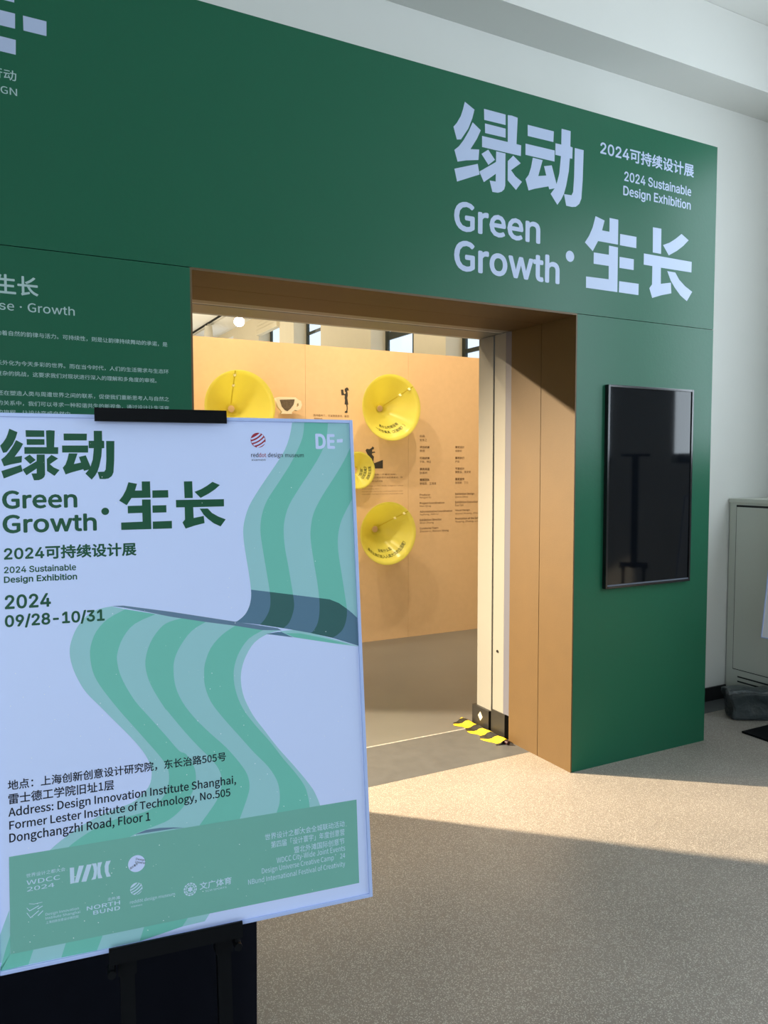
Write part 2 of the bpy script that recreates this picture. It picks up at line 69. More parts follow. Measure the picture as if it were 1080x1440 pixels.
 'ribbon_light': [[(0.1847, 0.8347), (0.1837, 0.8295), (0.1823, 0.822), (0.1802, 0.8138), (0.1776, 0.8053), (0.1743, 0.7962), (0.1702, 0.7871), (0.1654, 0.7787), (0.1597, 0.7704), (0.1528, 0.7605), (0.1435, 0.7476), (0.1328, 0.7331), (0.1233, 0.7198), (0.1156, 0.7085), (0.1089, 0.6982), (0.1033, 0.6882), (0.0991, 0.6783), (0.096, 0.6687), (0.0937, 0.6597), (0.0924, 0.6519), (0.092, 0.6447), (0.0921, 0.6369), (0.0926, 0.6279), (0.0936, 0.6184), (0.0948, 0.6082), (0.0962, 0.5969), (0.0979, 0.5849), (0.0993, 0.5737), (0.1004, 0.5637), (0.1013, 0.5545), (0.1018, 0.5465), (0.102, 0.5404), (0.1018, 0.5356), (0.1012, 0.5309), (0.1003, 0.5261), (0.099, 0.5214), (0.0973, 0.517), (0.0952, 0.5126), (0.0927, 0.5085), (0.0898, 0.5047), (0.086, 0.5012), (0.0817, 0.498), (0.0781, 0.4957), (0.0756, 0.4945), (0.0737, 0.4942), (0.0724, 0.4941), (0.1149, 0.4862), (0.1173, 0.4884), (0.1206, 0.4915), (0.1239, 0.4952), (0.1267, 0.4994), (0.1295, 0.5042), (0.1317, 0.509), (0.1331, 0.5134), (0.134, 0.5179), (0.1345, 0.5231), (0.1347, 0.5286), (0.1345, 0.5348), (0.1338, 0.5432), (0.1324, 0.5554), (0.1304, 0.5699), (0.1286, 0.5837), (0.1269, 0.596), (0.1254, 0.6075), (0.124, 0.6185), (0.1228, 0.6287), (0.1219, 0.6382), (0.1216, 0.6474), (0.1221, 0.6563), (0.1232, 0.6648), (0.1251, 0.6733), (0.1278, 0.6819), (0.1312, 0.6904), (0.1357, 0.6992), (0.1417, 0.7085), (0.1487, 0.7182), (0.156, 0.7282), (0.1634, 0.7387), (0.171, 0.7495), (0.1782, 0.7605), (0.1848, 0.7718), (0.191, 0.7831), (0.1961, 0.7932), (0.1996, 0.8011), (0.2021, 0.8076), (0.2039, 0.8142), (0.2053, 0.8219), (0.2061, 0.8297), (0.2066, 0.8352)], [(0.2506, 0.836), (0.2496, 0.828), (0.2481, 0.8167), (0.2458, 0.8057), (0.2427, 0.7965), (0.2387, 0.7876), (0.2338, 0.7785), (0.2279, 0.7687), (0.2211, 0.7586), (0.2141, 0.7485), (0.2071, 0.7386), (0.2, 0.7288), (0.1931, 0.719), (0.1862, 0.7091), (0.1795, 0.6993), (0.1739, 0.6898), (0.1698, 0.6807), (0.1668, 0.672), (0.1646, 0.6636), (0.1631, 0.6558), (0.1624, 0.6482), (0.1622, 0.6403), (0.1622, 0.632), (0.1627, 0.6234), (0.1635, 0.6141), (0.1648, 0.6042), (0.1665, 0.5937), (0.1683, 0.5818), (0.1702, 0.5672), (0.1723, 0.5513), (0.174, 0.538), (0.1751, 0.5292), (0.1757, 0.523), (0.1759, 0.5176), (0.1756, 0.5124), (0.1749, 0.508), (0.1735, 0.5032), (0.1715, 0.4975), (0.169, 0.4916), (0.1661, 0.4864), (0.1623, 0.4824), (0.1582, 0.4793), (0.1554, 0.4772), (0.2026, 0.4654), (0.2041, 0.4659), (0.2064, 0.4667), (0.2088, 0.4687), (0.2115, 0.4724), (0.2145, 0.4772), (0.217, 0.4827), (0.2187, 0.4889), (0.22, 0.4957), (0.2209, 0.5029), (0.2214, 0.5103), (0.2215, 0.518), (0.2212, 0.5264), (0.2206, 0.5355), (0.2196, 0.5454), (0.2185, 0.5559), (0.217, 0.5675), (0.2153, 0.5798), (0.2138, 0.5914), (0.2125, 0.602), (0.2113, 0.6119), (0.2105, 0.6211), (0.21, 0.6292), (0.2099, 0.6366), (0.2105, 0.6447), (0.2119, 0.6541), (0.214, 0.6641), (0.2172, 0.6741), (0.2218, 0.6838), (0.2274, 0.6935), (0.2338, 0.7036), (0.2411, 0.7143), (0.2492, 0.7255), (0.257, 0.7363), (0.2642, 0.7467), (0.271, 0.7568), (0.2772, 0.7665), (0.2828, 0.7764), (0.2877, 0.7859), (0.291, 0.7924), (0.293, 0.8368)], [(0.2918, 0.7012), (0.2876, 0.6944), (0.2817, 0.6848), (0.2764, 0.6758), (0.2724, 0.6686), (0.2689, 0.662), (0.266, 0.655), (0.2636, 0.6474), (0.2616, 0.6394), (0.2603, 0.6312), (0.2595, 0.6228), (0.2594, 0.6141), (0.2597, 0.6043), (0.2607, 0.5931), (0.2622, 0.5809), (0.2638, 0.5683), (0.2654, 0.5551), (0.267, 0.5416), (0.2684, 0.5294), (0.2696, 0.5192), (0.2707, 0.5103), (0.2713, 0.5025), (0.2712, 0.4959), (0.2707, 0.4903), (0.2695, 0.4848), (0.2678, 0.4787), (0.2654, 0.4727), (0.2625, 0.4676), (0.259, 0.4636), (0.255, 0.4606), (0.2513, 0.4581), (0.2476, 0.4562), (0.2442, 0.4548), (0.2418, 0.4539), (0.2934, 0.4346), (0.2937, 0.4816), (0.2941, 0.6119)], [(-0.1219, 0.5328), (-0.1273, 0.5322), (-0.1349, 0.5312), (-0.1422, 0.5296), (-0.1483, 0.5272), (-0.154, 0.5241), (-0.1595, 0.5201), (-0.1647, 0.5151), (-0.1697, 0.5093), (-0.174, 0.5031), (-0.1776, 0.4965), (-0.1805, 0.4895), (-0.1828, 0.4828), (-0.1844, 0.4768), (-0.1852, 0.4711), (-0.1854, 0.4651), (-0.185, 0.4583), (-0.1839, 0.4511), (-0.1822, 0.4439), (-0.1801, 0.4367), (-0.1774, 0.4295), (-0.1743, 0.4222), (-0.1708, 0.4149), (-0.1669, 0.4075), (-0.1621, 0.4001), (-0.1563, 0.3926), (-0.1497, 0.385), (-0.1428, 0.377), (-0.1356, 0.3684), (-0.1281, 0.3594), (-0.1205, 0.3504), (-0.1128, 0.3413), (-0.1051, 0.3322), (-0.098, 0.3235), (-0.0916, 0.3153), (-0.0859, 0.3075), (-0.081, 0.3001), (-0.077, 0.2933), (-0.0737, 0.2869), (-0.0712, 0.2806), (-0.0693, 0.2743), (-0.068, 0.2682), (-0.0678, 0.2619), (-0.0686, 0.2551), (-0.0703, 0.2482), (-0.0737, 0.2415), (-0.0795, 0.2349), (-0.087, 0.2286), (-0.0947, 0.2235), (-0.1022, 0.2204), (-0.11, 0.2185), (-0.118, 0.2167), (-0.1264, 0.2147), (-0.135, 0.2128), (-0.1438, 0.2104), (-0.1531, 0.207), (-0.1627, 0.2031), (-0.1721, 0.1988), (-0.1818, 0.1938), (-0.1914, 0.1883), (-0.2, 0.183), (-0.2078, 0.1778), (-0.2147, 0.1727), (-0.2199, 0.1685), (-0.2228, 0.1658), (-0.2241, 0.164), (-0.2248, 0.1628), (-0.1977, 0.1623), (-0.1967, 0.1642), (-0.195, 0.1668), (-0.1921, 0.1698), (-0.1876, 0.173), (-0.1818, 0.1766), (-0.1753, 0.1803), (-0.1685, 0.184), (-0.1609, 0.1877), (-0.1527, 0.1912), (-0.1436, 0.1945), (-0.1337, 0.1975), (-0.1242, 0.1998), (-0.1153, 0.2008), (-0.1068, 0.201), (-0.0982, 0.2016), (-0.0891, 0.2026), (-0.08, 0.204), (-0.0717, 0.2064), (-0.0647, 0.2103), (-0.0586, 0.2151), (-0.0535, 0.2203), (-0.0495, 0.2257), (-0.0464, 0.2315), (-0.0441, 0.2371), (-0.0425, 0.2422), (-0.0416, 0.2471), (-0.0413, 0.252), (-0.0413, 0.2571), (-0.0419, 0.2623), (-0.0432, 0.2676), (-0.0453, 0.2727), (-0.048, 0.278), (-0.0518, 0.284), (-0.0567, 0.2911), (-0.0625, 0.299), (-0.069, 0.3077), (-0.0762, 0.3173), (-0.084, 0.3276), (-0.0918, 0.3379), (-0.0993, 0.3478), (-0.1068, 0.3576), (-0.1143, 0.3678), (-0.1221, 0.3787), (-0.1298, 0.39), (-0.1366, 0.4004), (-0.1421, 0.4094), (-0.1466, 0.4177), (-0.1502, 0.4259), (-0.1528, 0.4342), (-0.1544, 0.4425), (-0.1554, 0.4504), (-0.1559, 0.4576), (-0.1559, 0.4644), (-0.1549, 0.4715), (-0.1528, 0.4793), (-0.1498, 0.4874), (-0.1458, 0.4949), (-0.1409, 0.5016), (-0.135, 0.5078), (-0.1282, 0.5134), (-0.119, 0.5187), (-0.1089, 0.5235), (-0.1016, 0.5269)], [(-0.0544, 0.5159), (-0.0636, 0.5127), (-0.0764, 0.5081), (-0.0875, 0.5027), (-0.095, 0.4967), (-0.1008, 0.4899), (-0.1057, 0.4826), (-0.1098, 0.4748), (-0.1129, 0.4666), (-0.115, 0.459), (-0.1161, 0.4527), (-0.1161, 0.4471), (-0.1154, 0.4407), (-0.1142, 0.4333), (-0.1121, 0.4251), (-0.1088, 0.4157), (-0.1038, 0.4045), (-0.0975, 0.3922), (-0.0907, 0.3804), (-0.0834, 0.37), (-0.0756, 0.3602), (-0.0678, 0.3503), (-0.0601, 0.3401), (-0.0523, 0.3298), (-0.0447, 0.3199), (-0.0374, 0.3099), (-0.0303, 0.3001), (-0.0244, 0.2927), (-0.0201, 0.2895), (-0.017, 0.2886), (-0.0138, 0.2862), (-0.0097, 0.2804), (-0.0055, 0.2732), (-0.0022, 0.2662), (-0.0003, 0.2602), (0.0006, 0.2545), (0.0009, 0.2489), (0.0008, 0.2434), (-0.0001, 0.238), (-0.0017, 0.2324), (-0.0042, 0.2263), (-0.0076, 0.22), (-0.0114, 0.214), (-0.0156, 0.2083), (-0.0203, 0.2029), (-0.0254, 0.1979), (-0.031, 0.1934), (-0.0371, 0.1892), (-0.0437, 0.1857), (-0.0506, 0.1832), (-0.058, 0.1814), (-0.0665, 0.1793), (-0.0774, 0.1767), (-0.0894, 0.174), (-0.099, 0.1712), (-0.1048, 0.1683), (-0.1084, 0.1654), (-0.1107, 0.1634), (0.0008, 0.1633), (0.0017, 0.165), (0.0031, 0.1675), (0.0056, 0.171), (0.0097, 0.1759), (0.0149, 0.1818), (0.0199, 0.1877), (0.0245, 0.1932), (0.0289, 0.1986), (0.0328, 0.2042), (0.0359, 0.21), (0.0383, 0.2159), (0.0402, 0.2216), (0.0416, 0.2268), (0.0424, 0.2317), (0.0426, 0.2368), (0.0421, 0.242), (0.0409, 0.2473), (0.039, 0.2528), (0.0365, 0.2581), (0.0332, 0.2635), (0.0287, 0.2697), (0.0226, 0.2772), (0.0153, 0.2855), (0.0078, 0.2941), (0.0008, 0.3026), (-0.0064, 0.3115), (-0.0142, 0.3216), (-0.024, 0.3349), (-0.0343, 0.3494), (-0.0417, 0.3598), (-0.0437, 0.3619), (-0.0428, 0.36), (-0.0436, 0.3614), (-0.0484, 0.3698), (-0.055, 0.3815), (-0.0607, 0.3925), (-0.0648, 0.4015), (-0.0681, 0.4098), (-0.0705, 0.4181), (-0.0722, 0.4264), (-0.0731, 0.4345), (-0.0728, 0.443), (-0.0711, 0.452), (-0.0683, 0.4613), (-0.0646, 0.4701), (-0.06, 0.4782), (-0.0545, 0.4859), (-0.049, 0.4921), (-0.0442, 0.4965), (-0.0394, 0.4994), (-0.0335, 0.5019), (-0.0251, 0.5042), (-0.0156, 0.5059), (-0.0088, 0.5071)], [(0.0266, 0.4983), (0.0198, 0.4951), (0.0102, 0.4903), (0.0014, 0.4845), (-0.0058, 0.4773), (-0.0123, 0.469), (-0.0177, 0.461), (-0.0219, 0.4538), (-0.0251, 0.4469), (-0.0274, 0.4402), (-0.0288, 0.4341), (-0.0294, 0.4283), (-0.0294, 0.4218), (-0.0293, 0.414), (-0.0286, 0.4055), (-0.0271, 0.3969), (-0.0247, 0.3884), (-0.0214, 0.3799), (-0.0173, 0.3712), (-0.0123, 0.3624), (-0.0064, 0.3535), (0.0002, 0.3445), (0.0075, 0.3354), (0.0156, 0.3262), (0.024, 0.3169), (0.033, 0.3075), (0.0424, 0.298), (0.0512, 0.2885), (0.059, 0.2789), (0.0662, 0.2694), (0.0724, 0.2607), (0.0774, 0.2532), (0.0814, 0.2466), (0.0844, 0.2402), (0.0865, 0.2335), (0.0876, 0.2269), (0.0879, 0.2208), (0.0875, 0.2155), (0.0864, 0.2107), (0.0848, 0.2056), (0.0828, 0.1999), (0.0803, 0.1939), (0.0778, 0.1879), (0.0752, 0.1817), (0.0725, 0.1755), (0.0702, 0.1704), (0.0686, 0.1667), (0.0673, 0.1641), (0.0665, 0.1623), (0.1285, 0.1617), (0.1295, 0.1638), (0.1309, 0.1669), (0.1324, 0.1705), (0.1342, 0.1748), (0.1361, 0.1796), (0.1376, 0.185), (0.1383, 0.1909), (0.1386, 0.1974), (0.1383, 0.2039), (0.1376, 0.2102), (0.1364, 0.2167), (0.1341, 0.2236), (0.1305, 0.2313), (0.1258, 0.2395), (0.1202, 0.2478), (0.1138, 0.2557), (0.1064, 0.2638), (0.0984, 0.2729), (0.0895, 0.284), (0.08, 0.2962), (0.0708, 0.308), (0.0622, 0.3188), (0.054, 0.3292), (0.0466, 0.3391), (0.0398, 0.3485), (0.0337, 0.3574), (0.0287, 0.3662), (0.0249, 0.3752), (0.0221, 0.384), (0.0202, 0.3921), (0.0192, 0.3989), (0.019, 0.4049), (0.0192, 0.4109), (0.0194, 0.4169), (0.0199, 0.4229), (0.0213, 0.4295), (0.0238, 0.4373), (0.0271, 0.4458), (0.0315, 0.4538), (0.0371, 0.4612), (0.0439, 0.4681), (0.051, 0.4743), (0.0592, 0.4798), (0.0677, 0.4846), (0.0738, 0.4879)], [(0.1221, 0.4775), (0.1148, 0.4744), (0.1046, 0.4698), (0.0955, 0.4644), (0.0889, 0.458), (0.0833, 0.4507), (0.0786, 0.4434), (0.0749, 0.4363), (0.0721, 0.4291), (0.0699, 0.4219), (0.0684, 0.4148), (0.0677, 0.4075), (0.0676, 0.3999), (0.0682, 0.3916), (0.0695, 0.383), (0.0715, 0.3742), (0.0741, 0.3655), (0.0775, 0.3567), (0.0818, 0.3477), (0.087, 0.3388), (0.0932, 0.3298), (0.1001, 0.3202), (0.108, 0.31), (0.1167, 0.2993), (0.125, 0.2885), (0.1326, 0.2777), (0.1399, 0.267), (0.1469, 0.2569), (0.1536, 0.2481), (0.1599, 0.24), (0.1659, 0.2319), (0.1718, 0.2234), (0.1773, 0.215), (0.1817, 0.2071), (0.1846, 0.1998), (0.1863, 0.1931), (0.1876, 0.1869), (0.1886, 0.1811), (0.1891, 0.1758), (0.1894, 0.1712), (0.1895, 0.1672), (0.1894, 0.1638), (0.1893, 0.1616), (0.2104, 0.1624), (0.2097, 0.1646), (0.2088, 0.1676), (0.2077, 0.1709), (0.2068, 0.1739), (0.2058, 0.1771), (0.2044, 0.1811), (0.2023, 0.1862), (0.1998, 0.1921), (0.1966, 0.1985), (0.1924, 0.2052), (0.1876, 0.2123), (0.1822, 0.2199), (0.1764, 0.2278), (0.1701, 0.236), (0.1631, 0.2451), (0.1549, 0.2554), (0.1461, 0.2664), (0.1377, 0.2773), (0.1301, 0.288), (0.1228, 0.2986), (0.116, 0.3088), (0.1094, 0.3182), (0.1031, 0.3272), (0.0975, 0.3364), (0.0923, 0.3464), (0.0877, 0.3567), (0.084, 0.3665), (0.0816, 0.3756), (0.0802, 0.3842), (0.0795, 0.3924), (0.0794, 0.4), (0.0801, 0.4073), (0.0815, 0.4145), (0.0835, 0.4217), (0.0862, 0.4289), (0.0897, 0.4361), (0.0939, 0.4434), (0.099, 0.4508), (0.105, 0.4572), (0.1122, 0.4624), (0.1203, 0.4666), (0.1284, 0.4699), (0.1371, 0.472), (0.1457, 0.4732), (0.1518, 0.4739)], [(0.1484, 0.4725), (0.1753, 0.4731), (0.2125, 0.4626), (0.2538, 0.4483), (0.2941, 0.4339), (0.2605, 0.4404), (0.2121, 0.4517), (0.1715, 0.4606)], [(-0.2769, 0.091), (-0.2836, 0.0743), (-0.2898, 0.0576), (-0.2928, 0.048), (-0.2942, 0.0226), (-0.2881, 0.0162), (-0.2818, 0.0379), (-0.276, 0.0547)], [(-0.2523, 0.0066), (-0.2446, 0.0285), (-0.1996, 0.0279), (-0.2068, 0.0066)], [(-0.1561, 0.0062), (-0.1474, 0.0268), (-0.0854, 0.0279), (-0.0932, 0.0063)], [(-0.0276, 0.0153), (-0.0175, 0.0282), (0.0169, 0.0279), (0.008, 0.0163)]],
